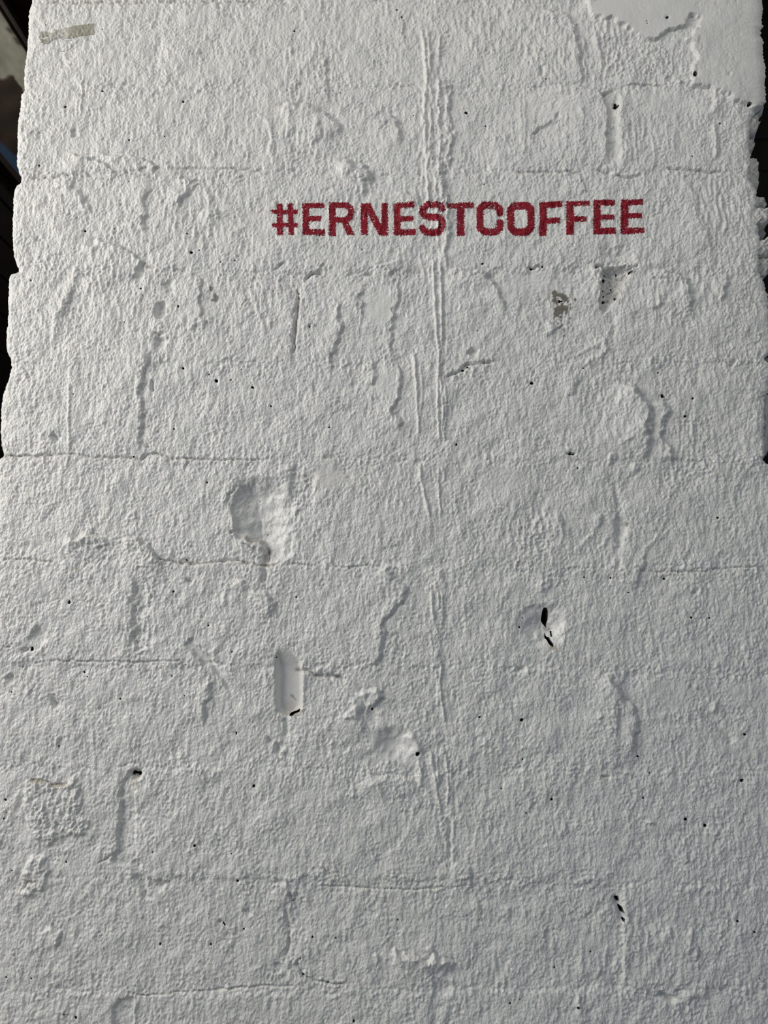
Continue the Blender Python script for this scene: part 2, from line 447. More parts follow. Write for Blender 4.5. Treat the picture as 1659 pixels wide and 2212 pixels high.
for pts, h, w in [([(935, 556), (938, 630), (942, 700), (948, 760), (947, 800), (945, 860), (948, 920), (949, 955)], 3.2, 2.8),
               ([(951, 560), (953, 640), (955, 745)], 3.0, 2.6), ([(950, 806), (958, 880), (954, 920), (960, 955)], 2.8, 2.3),
               ([(962, 828), (963, 890), (958, 955)], 2.4, 2.2), ([(893, 756), (899, 830), (905, 945)], 3.0, 2.6),
               ([(908, 786), (913, 850), (907, 905)], 1.8, 2.4), ([(904, 1002), (911, 1040), (920, 1085), (930, 1122)], 3.2, 3.0),
               ([(947, 1006), (948, 1070), (953, 1115)], 2.4, 2.2), ([(955, 1002), (961, 1048)], 2.6, 2.2),
               ([(931, 1272), (936, 1348)], 3.2, 2.6), ([(946, 1274), (948, 1322)], 3, 2.2), ([(954, 1274), (957, 1322)], 2.6, 2.2),
               ([(929, 1368), (935, 1412)], 1.6, 2.2), ([(954, 1428), (950, 1480), (956, 1530), (963, 1565)], 3.0, 2.4),
               ([(943, 1436), (946, 1490), (948, 1530)], 2.2, 2.2), ([(929, 1618), (941, 1690), (949, 1745)], 3, 2.8),
               ([(944, 1625), (946, 1705)], 2.4, 2.4), ([(961, 1615), (968, 1700), (965, 1745)], 3.2, 2.6), ([(975, 1640), (974, 1700)], 1.6, 2.2),
               ([(1245, 2135), (1252, 2165), (1250, 2200)], 2.4, 4), ([(972, 1765), (971, 1862)], -3, 3.2), ([(978, 1765), (978, 1862)], 1.5, 3),
               ([(1192, 1988), (1196, 2070)], 1.4, 3.5), ([(1258, 2025), (1257, 2110)], 1.6, 4), ([(1312, 2040), (1306, 2100)], 1.4, 4),
               ([(1345, 1960), (1352, 2060), (1346, 2130)], 1.6, 5)]:
    ridge(pts, h, w, .25)
ridge([(959, 560), (961, 700), (961, 800)], -1.8, 3, .2)
step([(952, 592), (975, 582), (1030, 588), (1060, 600), (1080, 628), (1090, 662), (1096, 695)], 4.8, 90, 6)
crack([(962, 816), (985, 805), (1000, 796), (1015, 786), (1040, 785), (1068, 779)], 4.6, 3.2, 1.0); soft('r', 1010, 800, 50, 16, 1)
dent(1022, 756, 14, 13, 5, 0, sharp=1.3)
soft('s', 712, 1026, 34, 28, .75); stain(730, 1032, 70, 40, (.96, .945, .90), 0, .5)
soft('s', 1080, 1030, 50, 34, .45)
soft('r', 655, 1060, 24, 70, .8); step([(672, 1105), (678, 1060), (686, 1008)], 2.2, 50, 5)
step([(636, 990), (634, 1040), (640, 1085)], 2.4, 30, 10)
# row 2, right
crack([(1133, 580), (1150, 580), (1178, 575)], 4, 2.4, .3); soft('s', 1170, 610, 80, 30, .55)
step([(1245, 572), (1288, 576), (1303, 592), (1300, 620), (1296, 652), (1305, 682)], 4, 80, 5)
w_, d = plateau([(1290, 577), (1304, 592), (1300, 612), (1296, 640), (1297, 660), (1304, 678), (1314, 664), (1334, 644),
                 (1346, 618), (1356, 594), (1376, 574), (1340, 576), (1305, 573)], -7, 4, rough=.5)
H[w_] -= np.clip(d, 0, 12) * .55
st = np.abs(band(13)[w_]); H[w_] += (ss(d, -3, 4)) * (2.4 * np.clip(st, 0, 1) - 1.2)
f = (ss(d, -5, 6) * .3)[..., None]; TINT[w_] = TINT[w_] * (1 - f) + np.array((.80, .76, .70)) * f
for a in ([(1303, 598), (1314, 592), (1328, 597)], [(1304, 634), (1318, 628), (1340, 620)], [(1304, 652), (1316, 646), (1322, 652)],
          [(1328, 646), (1334, 634), (1342, 626)], [(1320, 598), (1321, 612), (1334, 616)], [(1305, 618), (1316, 614)], [(1334, 592), (1342, 600), (1352, 600)]):
    crack(a, 2.4, 2.0, 0)
step([(1395, 577), (1410, 583), (1460, 590), (1482, 602), (1491, 640), (1496, 672), (1499, 690)], 5.5, 70, 6)
crack([(1404, 598), (1420, 605), (1452, 603)], 2, 2, .4)
step([(1558, 582), (1572, 618), (1560, 640), (1556, 664)], 3.5, 30, 6)
step([(1442, 650), (1420, 664), (1398, 676)], 2.5, 24, 5)
step([(1178, 690), (1192, 700), (1199, 722), (1194, 738)], 4, 30, 6)
step([(1312, 728), (1310, 745), (1324, 758)], 3, 20, 5)
for a in ((1240, 770, 1300, 735), (1255, 790, 1320, 748), (1390, 920, 1330, 965), (1400, 905, 1345, 940), (1290, 1140, 1240, 1192),
          (1430, 1148, 1388, 1192), (1492, 1184, 1466, 1208), (1320, 1150, 1280, 1200), (1420, 1170, 1460, 1130)):
    ridge([(a[0], a[1]), ((a[0] + a[2]) / 2, (a[1] + a[3]) / 2 + 2), (a[2], a[3])], 1.7, 4.5)
step([(1398, 768), (1410, 778), (1424, 788)], 3, 20, 5); soft('r', 1450, 780, 60, 16, 1); soft('r', 1610, 778, 60, 14, 1)
dent(1584, 784, 16, 8, 4, -25, sharp=1.3)
step([(1325, 822), (1345, 824), (1362, 834), (1376, 852), (1392, 866), (1401, 876), (1400, 905), (1397, 950), (1399, 985), (1392, 1008)], 9.5, 95, 10)
step([(1402, 872), (1436, 873), (1447, 882), (1436, 905), (1430, 932), (1440, 960), (1456, 986), (1450, 1006)], 5.5, 26, 7)
step([(1392, 1000), (1378, 1014), (1350, 1024)], 3, 30, 8)
step([(1258, 806), (1242, 830), (1230, 862)], 3.6, 30, 8)
step([(1322, 974), (1329, 985), (1320, 1014)], 3, 30, 6)
dent(1234, 979, 14, 6, 5, 5, sharp=1.3); step([(1205, 990), (1225, 978), (1246, 976)], 1.5, 20, 4)
step([(1538, 968), (1556, 990), (1600, 1004), (1632, 1022)], 3, 26, 6)
soft('r', 1500, 1005, 60, 26, 1); soft('r', 1610, 1000, 50, 25, .9)
dent(1150, 806, 6, 18, 2.5)
# row 3, left
step([(132, 1156), (165, 1165), (186, 1154), (202, 1152), (216, 1160), (234, 1167), (242, 1184)], 5, 36, 6)
step([(258, 1163), (276, 1160), (302, 1168), (318, 1176), (328, 1196), (342, 1209), (362, 1211)], 6, 42, 7)
soft('r', 200, 1185, 70, 26, .9); soft('r', 310, 1210, 40, 34, .9)
crack([(334, 1205), (360, 1211), (400, 1217), (440, 1217), (470, 1213), (510, 1211), (540, 1217), (562, 1222), (612, 1219)], 4.6, 2.3, .3)
step([(340, 1208), (400, 1217), (470, 1213), (510, 1211), (560, 1221), (640, 1220)], 2.2, 60, 4)
crack([(0, 1208), (60, 1208), (90, 1212), (122, 1216)], 2, 1.8, .7)
stain(166, 1230, 8, 5, (.72, .66, .55), 0, .6)
for a in ((305, 1290, 22, 60), (300, 1370, 18, 50)): dent(a[0], a[1], a[2], a[3], 3, 0, rough=.9)
step([(290, 1250), (283, 1300), (288, 1350), (280, 1400)], 2, 30, 8)
step([(498, 1251), (520, 1256), (548, 1266)], 4, 36, 4); ridge([(492, 1262), (484, 1290), (483, 1315)], 2.4, 6)
dent(82, 1376, 22, 26, 3.5, 0, sharp=1.4); dent(54, 1401, 14, 11, 5); dent(78, 1385, 8, 10, -2)
dent(410, 1254, 6, 6, 4)
crack([(0, 1396), (28, 1396)], 2.4, 1.6, .4); crack([(98, 1426), (180, 1428), (290, 1431), (330, 1430), (400, 1426)], 2, 1.8, .7)
w_, d = plateau([(404, 1384), (418, 1388), (452, 1418), (462, 1436), (446, 1436), (416, 1412)], -6, 7, smooth=.6)
ridge([(450, 1425), (478, 1462), (500, 1498)], -4, 4.5); ridge([(474, 1386), (462, 1408), (464, 1436)], 3, 7)
step([(442, 1462), (460, 1470), (456, 1492), (441, 1520), (440, 1572)], 3.5, 34, 7)
dent(118, 1518, 12, 22, 5, -30, rough=.8); dent(22, 1466, 10, 10, 3.5, sharp=1.4)
dent(295, 1385, 7, 7, 2.5, sharp=1.5)
# row 3, middle
step([(540, 1266), (572, 1282), (588, 1300), (594, 1338)], 4.5, 34, 7)
crack([(612, 1221), (640, 1218), (682, 1226)], 2.4, 1.8, .5); crack([(700, 1222), (760, 1226), (800, 1221), (836, 1223)], 2.2, 1.8, .4)
step([(832, 1220), (848, 1222), (839, 1240), (850, 1255), (863, 1258), (877, 1275), (868, 1296), (850, 1316), (830, 1332), (828, 1362),
      (824, 1392), (819, 1424), (823, 1456)], 4.5, 55, 6)
soft('r', 850, 1400, 30, 40, .9)
w_, d = plateau([(604, 1396), (626, 1400), (648, 1428), (650, 1470), (649, 1528), (634, 1542), (620, 1546), (600, 1537), (597, 1500), (598, 1450), (597, 1420)], 0, 4, smooth=.85, straight=True)
yy = PY[w_]
mk_ = ss(d, -5, 6) * ss(yy, 1390, 1452)
H[w_] = H[w_] * (1 - mk_) - 15.0 * mk_
H[w_] += 1.2 * np.exp(-((PX[w_] - 655) / 4) ** 2) * ss(yy, 1440, 1460) * (1 - ss(yy, 1525, 1540))
stain(637, 1540, 16, 6, (.42, .37, .28), -30, .95); stain(629, 1508, 5, 9, (.35, .34, .32), -15, .9); stain(625, 1530, 20, 12, (.8, .76, .7), 0, .6)
ridge([(619, 1548), (617, 1575), (615, 1600)], -4.5, 5); dent(601, 1616, 9, 22, 5, -15); dent(586, 1600, 10, 14, 3)
crack([(634, 1450), (665, 1448), (686, 1462), (722, 1460), (752, 1472)], 4, 4, 1.0); dent(690, 1459, 12, 5, 3.5, 10); dent(733, 1464, 9, 6, 3.5)
soft('r', 690, 1440, 70, 24, .8)
step([(764, 1506), (790, 1491), (815, 1492), (823, 1504), (806, 1520), (790, 1536)], 5.5, 32, 7)
step([(752, 1512), (768, 1516), (776, 1532), (774, 1552), (788, 1578), (800, 1592)], 5.5, 26, 13)
dent(752, 1548, 8, 16, -3.5, -25); dent(805, 1550, 20, 22, 3)
dent(850, 1606, 52, 46, 7.5, 30, smooth=.55); dent(800, 1640, 60, 26, 2)
ridge([(884, 1578), (899, 1606), (905, 1640), (910, 1705)], 4.0, 6)
# row 3, right
m = win(1080, 1290, 1250, 1430); x, y = QX[m], QY[m]
r = np.hypot(np.where(x < 1182, (x - 1182) / 76, (x - 1182) / 42), (y - 1352) / 56)
H[m] -= 13 * (1 - ss(r, 0.05, 1)) + 1.5 * (1 - ss(r, .8, .95)); SMOOTH[m] = np.maximum(SMOOTH[m], .4 * (1 - ss(r, .7, 1)))
step([(1110, 1402), (1135, 1414), (1160, 1418)], 2.2, 14, 4)
ridge([(1192, 1408), (1182, 1420), (1176, 1432)], 2, 3)
dent(1122, 1447, 14, 10, 4, 10); dent(1142, 1450, 9, 8, -2.5)
step([(1160, 1236), (1182, 1248), (1181, 1270), (1172, 1300)], 3.4, 50, 8)
step([(1200, 1102), (1213, 1122), (1226, 1148)], 3.2, 34, 7); soft('r', 1150, 1160, 70, 50, .7)
dent(1341, 1148, 17, 56, 5.5, 4); step([(1290, 1105), (1302, 1125), (1300, 1150)], 2.4, 30, 7)
step([(1400, 1186), (1392, 1216), (1382, 1238), (1368, 1282)], 3.4, 40, 7)
crack([(1378, 1233), (1440, 1236), (1500, 1235), (1560, 1228), (1660, 1223)], 1.8, 1.8, .5)
dent(1503, 1280, 11, 9, 3.5); dent(1515, 1274, 8, 7, -2)
step([(1290, 1452), (1318, 1468), (1336, 1488), (1345, 1508), (1362, 1528), (1376, 1546), (1374, 1575), (1368, 1605), (1384, 1640)], 5.2, 55, 8)
step([(1330, 1492), (1346, 1470), (1372, 1452)], -2, 50, 10)
dent(1503, 1482, 8, 10, -2.5); dent(1495, 1484, 6, 8, 2); ridge([(1552, 1508), (1540, 1540)], 2.4, 6)
ridge([(1512, 1530), (1548, 1562), (1590, 1606)], -3.6, 8)
soft('r', 1560, 1450, 100, 18, .9); soft('s', 1440, 1500, 60, 40, .35); soft('s', 1620, 1500, 60, 30, .5)
dent(1300, 1545, 9, 9, -2.0); dent(1318, 1575, 9, 8, -2.0)
# row 4, left
w_, d = plateau([(60, 1681), (95, 1684), (112, 1694), (150, 1690), (158, 1681), (170, 1696), (172, 1738), (190, 1788), (182, 1806),
                 (152, 1802), (130, 1812), (108, 1822), (80, 1812), (62, 1790), (54, 1740), (54, 1700)], 4, 12, rough=1.0)
crack([(60, 1683), (95, 1686), (112, 1696), (150, 1692)], 5, 2.6, .5)
stain(80, 1687, 24, 4, (.55, .47, .36), 5, .8); stain(130, 1696, 24, 5, (.62, .55, .45), 0, .7)
w_, d = plateau([(66, 1852), (92, 1852), (104, 1875), (98, 1906), (88, 1934), (58, 1938), (42, 1932), (46, 1898)], 4, 11, rough=1.0)
crack([(42, 1930), (56, 1908), (82, 1902)], 5, 3, .5); stain(62, 1895, 14, 16, (.8, .76, .7), 0, .5)
step([(104, 1990), (114, 2006), (126, 2016), (128, 2032), (120, 2050), (116, 2060)], 5, 34, 6)
w_, d = plateau([(262, 1688), (280, 1664), (300, 1668), (291, 1690), (292, 1750), (292, 1830), (300, 1868), (314, 1900), (318, 1945),
                 (300, 1915), (272, 1868), (240, 1862), (252, 1822), (258, 1760)], -5.5, 6, rough=.6)
dent(291, 1674, 17, 14, 5); stain(293, 1690, 9, 9, (.62, .58, .48), 0, .7)
dent(345, 1912, 36, 14, 3.5, 10, rough=1.0); stain(338, 1912, 30, 12, (.85, .83, .8), 0, .5)
crack([(205, 1865), (232, 1856), (246, 1842)], 2.2, 2, .4)
crack([(285, 2153), (340, 2150), (430, 2142), (560, 2130), (640, 2132)], 2, 1.8, .6)
w_, d = plateau([(243, 2260), (243, 2180), (256, 2160), (288, 2154), (288, 2260)], -4.5, 6, straight=True)
ridge([(292, 2158), (291, 2240)], 2.2, 4)
ridge([(335, 2165), (340, 2230)], 1.2, 3)
dent(535, 1970, 14, 10, 3, 0, rough=.8); dent(480, 1995, 12, 7, 3, 40)
# row 4, middle
step([(772, 1690), (820, 1682), (862, 1676), (884, 1682), (896, 1698), (908, 1716)], 3.6, 40, 9); soft('r', 880, 1682, 30, 12, .9)
ridge([(805, 1682), (818, 1700), (830, 1720)], 1.6, 4)
step([(968, 1862), (1000, 1869), (1015, 1884), (1021, 1925)], 3, 40, 6)
crack([(684, 1868), (722, 1892)], 2, 2, .5); crack([(690, 1913), (800, 1920), (900, 1922), (1005, 1915)], 1.8, 1.8, .7)
step([(580, 1904), (608, 1910), (634, 1924), (634, 1958), (620, 1975)], 4, 40, 6); dent(628, 1944, 7, 20, 3.5, -8)
crack([(613, 1962), (624, 2000), (625, 2040), (616, 2072)], 2.8, 3.5, .6); dent(604, 2095, 20, 12, 2.5, 20, rough=.8)
crack([(640, 2070), (643, 2090), (656, 2110), (682, 2122), (712, 2126), (752, 2128)], 3, 2.4, .8)
step([(804, 2066), (814, 2068), (820, 2076)], 4, 14, 5)
step([(832, 2066), (852, 2053), (868, 2066), (882, 2062), (896, 2071), (918, 2075), (938, 2066), (958, 2072), (978, 2082), (994, 2094)], 6.5, 55, 5)
step([(932, 2036), (936, 2052), (944, 2070)], 3, 16, 5); ridge([(806, 2066), (797, 2090), (800, 2130)], 2.2, 12)
dent(955, 2135, 30, 50, 2.5); dent(940, 2190, 20, 40, 2)
step([(1086, 1956), (1098, 1962), (1104, 1978)], 3, 24, 5); step([(1028, 1928), (1036, 1960), (1036, 1992)], 2, 30, 5)
ridge([(950, 1940), (962, 1938), (985, 1932)], 1.6, 3)
# row 4, right
ridge([(1326, 1932), (1338, 1962), (1350, 1996)], -9, 7); ridge([(1348, 1935), (1356, 1970), (1358, 2000)], 1.8, 7)
dent(1308, 1680, 14, 5, 3, 5, sharp=1.3); ridge([(1320, 1676), (1340, 1684)], 2, 3); stain(1306, 1681, 12, 5, (.85, .82, .74), 0, .6)
dent(1405, 1776, 14, 9, -3.5); dent(1345, 1668, 14, 9, -2)
step([(1494, 1838), (1484, 1850), (1476, 1868)], 3, 20, 4); step([(1532, 1910), (1546, 1926)], 3, 14, 4); dent(1583, 1925, 9, 9, -2.2)
step([(1436, 1996), (1450, 2004), (1452, 2024), (1444, 2044)], 3, 26, 6)
step([(1484, 1996), (1496, 2012), (1500, 2038), (1504, 2052), (1496, 2078)], 4, 40, 7)
dent(1440, 2154, 40, 10, 5, 10, smooth=.6); dent(1492, 2150, 18, 12, -4, 20); crack([(1458, 2142), (1478, 2140)], 2.5, 3, .8)
step([(1400, 2138), (1432, 2146), (1470, 2164)], -1.6, 20, 5)
step([(1262, 2138), (1258, 2172), (1266, 2190), (1282, 2204)], 2.6, 20, 5)
step([(1524, 2110), (1530, 2140), (1524, 2165)], 2.6, 30, 6)
step([(1190, 1992), (1174, 2020), (1185, 2060)], 1.6, 30, 8)
step([(1295, 2075), (1299, 2100), (1290, 2120)], 2.2, 24, 6)
SMOOTH *= np.where(PX > 1500, .78, 1)
ridge([(1541, 262), (1545, 300), (1546, 345)], 2.6, 4); ridge([(1556, 268), (1557, 310), (1559, 348)], -2.2, 2.4)
# peeled paint, bare concrete showing
GREY = (0.245, 0.235, 0.195)
def chip(pts, k=1.0, drop=.8):
    w_ = bbox(pts, 8)
    d = sdpoly(PX[w_] + .1 * wx[w_], PY[w_] + .1 * wy[w_], pts) + .3
    f = ss(d, -.8, .8)
    H[w_] -= drop * f; SMOOTH[w_] = np.maximum(SMOOTH[w_], f * .8)
    g = (f * k)[..., None]; TINT[w_] = TINT[w_] * (1 - g) + np.array(GREY) * g
def Q(pts, ox=1170, oy=610, s=16.59): return [(ox + a / s, oy + b / s) for a, b in pts]
chip(Q([(360, 340), (480, 260), (570, 340), (590, 400), (700, 375), (820, 410), (880, 470), (960, 530), (950, 620), (980, 690), (930, 745),
        (900, 670), (800, 700), (740, 590), (640, 500), (540, 490), (550, 600), (580, 680), (575, 810), (500, 720), (370, 680), (380, 590), (450, 540), (385, 520), (410, 440)]))
chip(Q([(700, 720), (780, 720), (790, 820), (930, 820), (960, 930), (940, 1020), (900, 1130), (830, 1100), (860, 1020), (780, 1000), (770, 1100),
        (660, 1130), (620, 1200), (740, 1190), (750, 1280), (640, 1250), (510, 1210), (460, 1310), (430, 1250), (460, 1170), (410, 1130), (440, 1080), (460, 960), (410, 900), (500, 900), (560, 830), (700, 800)]))
for c in ([(1170, 560), (1240, 560), (1230, 700), (1160, 630)], [(1010, 740), (1070, 740), (1060, 820), (1085, 920), (1040, 1000), (1000, 920), (1030, 850)],
          [(590, 1570), (700, 1520), (740, 1450), (775, 1490), (740, 1570), (690, 1640), (610, 1670)], [(800, 1640), (850, 1640), (840, 1710), (870, 1740), (820, 1760)],
          [(870, 1800), (850, 1900), (820, 1960), (765, 1920), (830, 1860)], [(680, 1340), (740, 1320), (740, 1390), (700, 1390)],
          [(560, 1430), (620, 1430), (610, 1490), (570, 1490)], [(950, 1400), (1010, 1400), (1000, 1470)], [(990, 1270), (1040, 1210), (1050, 1290)], [(585, 1320), (630, 1300), (620, 1345)]):
    chip(Q(c))
for c in ([(1345, 205), (1367, 207), (1360, 235), (1345, 230)], [(1375, 240), (1390, 262), (1402, 265), (1392, 292), (1370, 297), (1345, 292), (1348, 284), (1368, 285), (1365, 258)],
          [(1325, 232), (1333, 234), (1330, 244)]):
    chip([(a / 2.9625, 550 + b / 2.9625) for a, b in c], .9)
chip([(666, 708), (667, 700), (672, 700), (672, 710)], .7); chip([(678, 700), (684, 700), (684, 706), (679, 706)], .7)
chip([(1352, 1126), (1358, 1128), (1357, 1138), (1353, 1136)], .8); chip([(453, 622), (456, 620), (458, 628)], .6)

H *= 1.25
# ---- surface texture ----------------------------------------------------
inview = ss(PX, -200, -100)
fine = band(6.3, 1.0, 1.55, .38)
fine2 = band(9.5, 1.0, 1.5, .35)
mid = band(19, 1.0, 1.5, .4)
mid2 = band(42, 1.0, 1.3, .45)
grit = band(9.0, 1.0, 1.15, .75); gritm = band(20, 1.0, 1.2, .7); drip = band(17, 1.0, 3.2, .5)
big = low(45); broad = low(110)
amp = np.clip(1 + .28 * low(70), .5, 1.6) * (1 - .86 * SMOOTH)
lump = mid * (1 + .5 * np.clip(mid2, -1, 2))
peel = np.abs(band(12.5, 1.0, 1.7, .33)); peel2 = np.abs(band(8.5, 1.0, 1.5, .33))
H += amp * (0.26 * fine + 0.14 * fine2 - 0.55 * peel - 0.34 * peel2 + 0.20 * lump)
H += (1 - .85 * SMOOTH) * (.28 * mid2 + .42 * big) + (1 - .6 * SMOOTH) * .9 * broad
H += ROUGH * (1 - SMOOTH) * (0.48 * grit + 0.80 * gritm)
H += DRIP * (1 - SMOOTH) * (1.0 * drip + .3 * grit)
# a few random shallow trowel drags and spatters everywhere
prng = random.Random(11)
for i in range(190):
    x = prng.uniform(0, 1660); y = prng.uniform(0, 2230)
    if 570 < x < 1400 and 425 < y < 520: continue
    if x > 1280 and y < 60: continue
    k = prng.random()
    if k < .5:
        L = prng.uniform(14, 44); dx = prng.uniform(-9, 9)
        step([(x, y), (x + dx * .5 + prng.uniform(-5, 5), y + L * .5), (x + dx, y + L)], prng.uniform(.8, 1.9), prng.uniform(8, 22), prng.uniform(4, 7))
    elif k < .75:
        L = prng.uniform(14, 40)
        step([(x, y), (x + L * .5, y + prng.uniform(-6, 6)), (x + L, y + prng.uniform(-5, 12))], prng.uniform(.8, 1.8), prng.uniform(8, 18), 5)
    else:
        dent(x, y, prng.uniform(4, 9), prng.uniform(4, 10), prng.uniform(-2.2, 2.0), prng.uniform(-40, 40))

# dust lies on little ledges that face up
slopev = blur(H, 1.0)
gz_ = np.zeros_like(H); gz_[1:-1] = (slopev[:-2] - slopev[2:]) / (2 * DX * 1000)
dust = ss(gz_, .75, 1.8) * np.clip(.7 + .5 * low(30), 0, 1)
TINT *= 1 - dust[..., None] * np.array((.13, .16, .21))

# ---- pinholes and voids: real holes in the face -------------------------
PITS = """141 231 3;222 198 2.5;272 95 1.2;98 52 1.2;221 62 1.5;396 220 2.7;406 217 1;513 243 1.2;516 284 1.4;467 299 1;356 134 1.3;
355 294 1.6;279 303 2.2;84 357 2;96 383 2;279 392 1.4;183 498 2.6;247 494 1.5;404 505 2;413 545 3.4;430 540 1.8;466 545 1;397 555 1;245 263 1;
636 67 2.5;769 86 1;857 21 2;868 36 2;735 200 1.6;766 233 1.3;761 314 1.3;893 249 1.6;1007 243 3.5;1049 270 1.7;1010 284 1;822 367 1;823 405 1.3;
1046 398 1.6;782 539 1.6;1501 162 4.6;1439 42 3.2;1395 50 1.2;1396 55 1.2;1617 227 4;1556 266 2.2;1495 338 1.7;1179 171 1.4;1408 150 1.1;1480 141 1.1;
1569 301 1;1331 230 5;1330 224 3.4;1455 555 1.4;66 605 2;304 623 2.4;308 638 1;377 652 1;385 662 2.6;268 695 1.3;395 795 3;200 790 1.2;213 791 1.3;
158 851 1.6;451 808 2;467 822 3.8;498 820 2;545 836 3;521 798 1.5;507 562 2;476 566 1.6;375 926 2.1;447 1042 2.1;288 986 2;558 1080 1.3;
669 705 1.8;585 877 2.2;711 923 2;986 960 2.6;1042 570 2.4;1032 713 1.6;877 672 1.2;590 628 1.5;645 632 1.8;645 642 1.8;1025 1071 1.2;1000 799 3;1010 793 2.6;
1148 580 3.4;1153 580 2;1172 576 2.4;1149 827 3.6;1260 795 2;1231 853 1.5;1422 805 2;1431 855 3.8;1435 857 2;1497 860 2.6;1480 899 3;1544 912 1.2;
1232 979 3;1238 981 3;1248 1011 2;1307 600 3.6;1309 589 1.6;1335 588 2.4;1363 587 3.4;1360 589 2.5;1324 620 2.2;1308 634 2.2;1308 646 3;1332 640 2.6;1289 574 2.2;
1306 623 1.6;1209 650 3.0;1213 650 2.4;150 1301 3.8;403 1210 2.4;375 1278 2.4;424 1256 1.2;465 1325 1;450 1351 2;501 1408 2;69 1402 4.4;48 1441 1.2;155 1442 1.6;
181 1452 2.6;188 1462 2;23 1495 2;166 1484 1.3;259 1510 2;371 1460 2;399 1503 1.6;510 1583 2.4;510 1586 1.8;126 1612 2;207 1651 1;562 1116 1;575 1153 1.3;
640 1290 2;612 1284 1;597 1420 1.5;804 1532 2.8;1036 1549 2.5;782 1121 1.5;901 1629 4;904 1627 3;1552 1118 2.4;1436 1250 2.8;1465 1235 1.8;1501 1234 1;
1262 1247 2;1358 1280 2;1494 1334 2.6;1533 1335 2;1320 1248 2;1127 1555 3.8;1610 1587 3;1129 1641 2;1378 1634 2.6;1559 1468 1.3;1123 1355 2.3;1130 1335 1.6;
1207 1373 1.2;285 1672 4.2;297 1674 4.2;291 1673 3;11 1728 3;7 1769 2;13 1756 1.5;360 1673 1;548 1698 3.2;333 1739 1.4;420 1827 3;330 1841 1.8;
500 1844 1.8;142 1863 2.4;25 1881 2;228 1897 2;513 1903 3;482 1995 2.4;485 1998 2.4;526 2008 2.4;345 2041 2.8;455 2041 2.4;30 2064 1.5;67 2114 2.2;
12 2112 2.2;138 2192 1.5;147 2193 1.5;163 2199 3.4;632 1947 1.8;648 2072 1.8;644 2083 1.6;655 2108 2.6;695 2122 1.8;708 2125 2.6;675 2025 2.6;725 2028 2;
859 1988 2;764 2206 3;1083 1704 2;1192 1727 3;1123 1739 1.8;1137 1757 2;1390 1724 2.4;1404 1670 2;1603 1686 3.8;1481 1770 3.8;1524 1784 3.8;
1557 1789 1;1593 1990 2.8;1629 2013 2.6;1276 2056 2.4;1198 2091 2.2;1249 2176 3.4;1102 2168 2.4;1123 2160 1.4;1640 2113 1.5;1229 1927 1;
626 1545 2.6;1642 556 2"""
PITS = [tuple(map(float, p.split())) for p in PITS.replace('\n', '').split(';')]
for x, y, r in PITS:
    w_ = win(x - r * 3 - 4, y - r * 3 - 4, x + r * 3 + 4, y + r * 3 + 4)
    d = np.hypot(PX[w_] - x, (PY[w_] - y))
    H[w_] -= r * 0.6 * np.exp(-(d / (r + 1.2)) ** 2)
VOIDS = [[(627, 1541), (640, 1536), (648, 1531), (647, 1538), (635, 1543), (629, 1549), (625, 1547)],
         [(1176, 1312), (1183, 1313), (1186, 1320), (1187, 1338), (1184, 1350), (1184, 1357), (1178, 1350), (1172, 1342), (1172, 1330), (1174, 1318)],
         [(1179, 1366), (1184, 1376), (1189, 1377), (1191, 1383), (1197, 1392), (1196, 1399), (1187, 1392), (1183, 1383), (1179, 1378)],
         [(1191, 1363), (1195, 1363), (1195, 1376), (1192, 1376)],
         [(1328, 1938), (1337, 1937), (1340, 1950), (1335, 1950)], [(1336, 1956), (1345, 1960), (1350, 1974), (1342, 1972)], [(1344, 1983), (1351, 1985), (1350, 1993), (1345, 1990)],
         [(1304, 597), (1311, 598), (1308, 608), (1305, 606)]]
stain(1196, 1397, 8, 9, (.5, .42, .32), 0, .8); stain(1186, 1355, 5, 8, (.5, .46, .38), 0, .7)

# ---- ragged ends of the wall --------------------------------------------
LE = [(67, -400), (66, 0), (60, 15), (58, 60), (57, 90), (52, 130), (48, 165), (49, 180), (52, 192), (44, 200), (40, 235), (37, 260), (36, 320), (34, 352), (38, 370),
      (43, 378), (42, 390), (29, 400), (27, 410), (25, 460), (24, 500), (27, 550), (34, 572), (38, 578), (36, 586), (20, 590), (17, 600), (14, 640),
      (15, 672), (12, 710), (10, 740), (12, 757), (20, 772), (22, 792), (15, 820), (10, 830), (3, 855), (0, 872), (-2, 900), (-1, 960), (5, 984), (-6, 992),
      (-14, 1200), (-6, 1212), (-18, 1224), (-26, 1420), (-18, 1430), (-30, 1445), (-38, 1650), (-30, 1660), (-44, 1675), (-52, 1885), (-44, 1895),
      (-58, 1910), (-66, 2130), (-70, 2400), (-100, 3000), (-125, 5200)]
RE = [(1646, -400), (1645, 0), (1649, 15), (1646, 30), (1646, 50), (1649, 55), (1642, 66), (1644, 78), (1649, 95), (1648, 125), (1654, 145), (1653, 160), (1652, 190),
      (1654, 212), (1650, 228), (1638, 238), (1630, 250), (1623, 262), (1621, 280), (1620, 315), (1625, 330), (1624, 348), (1620, 370), (1621, 385),
      (1630, 396), (1638, 412), (1638, 428), (1637, 465), (1643, 500), (1645, 530), (1640, 545), (1642, 560), (1640, 586), (1646, 592), (1652, 600), (1658, 625), (1664, 655),
      (1668, 690), (1668, 760), (1654, 772), (1657, 780), (1670, 784), (1664, 840), (1655, 866), (1655, 950), (1656, 980), (1651, 992), (1662, 1002), (1674, 1010),
      (1690, 1200), (1740, 1700), (1790, 2200), (1870, 3000), (1990, 5200)]
le = np.interp(PY, [p[1] for p in LE], [p[0] for p in LE]) + .5 * band(12)[:, 60:61]
re = np.interp(PY, [p[1] for p in RE], [p[0] for p in RE]) + 1.2 * band(14)[:, 90:91] * (PY < 2300)
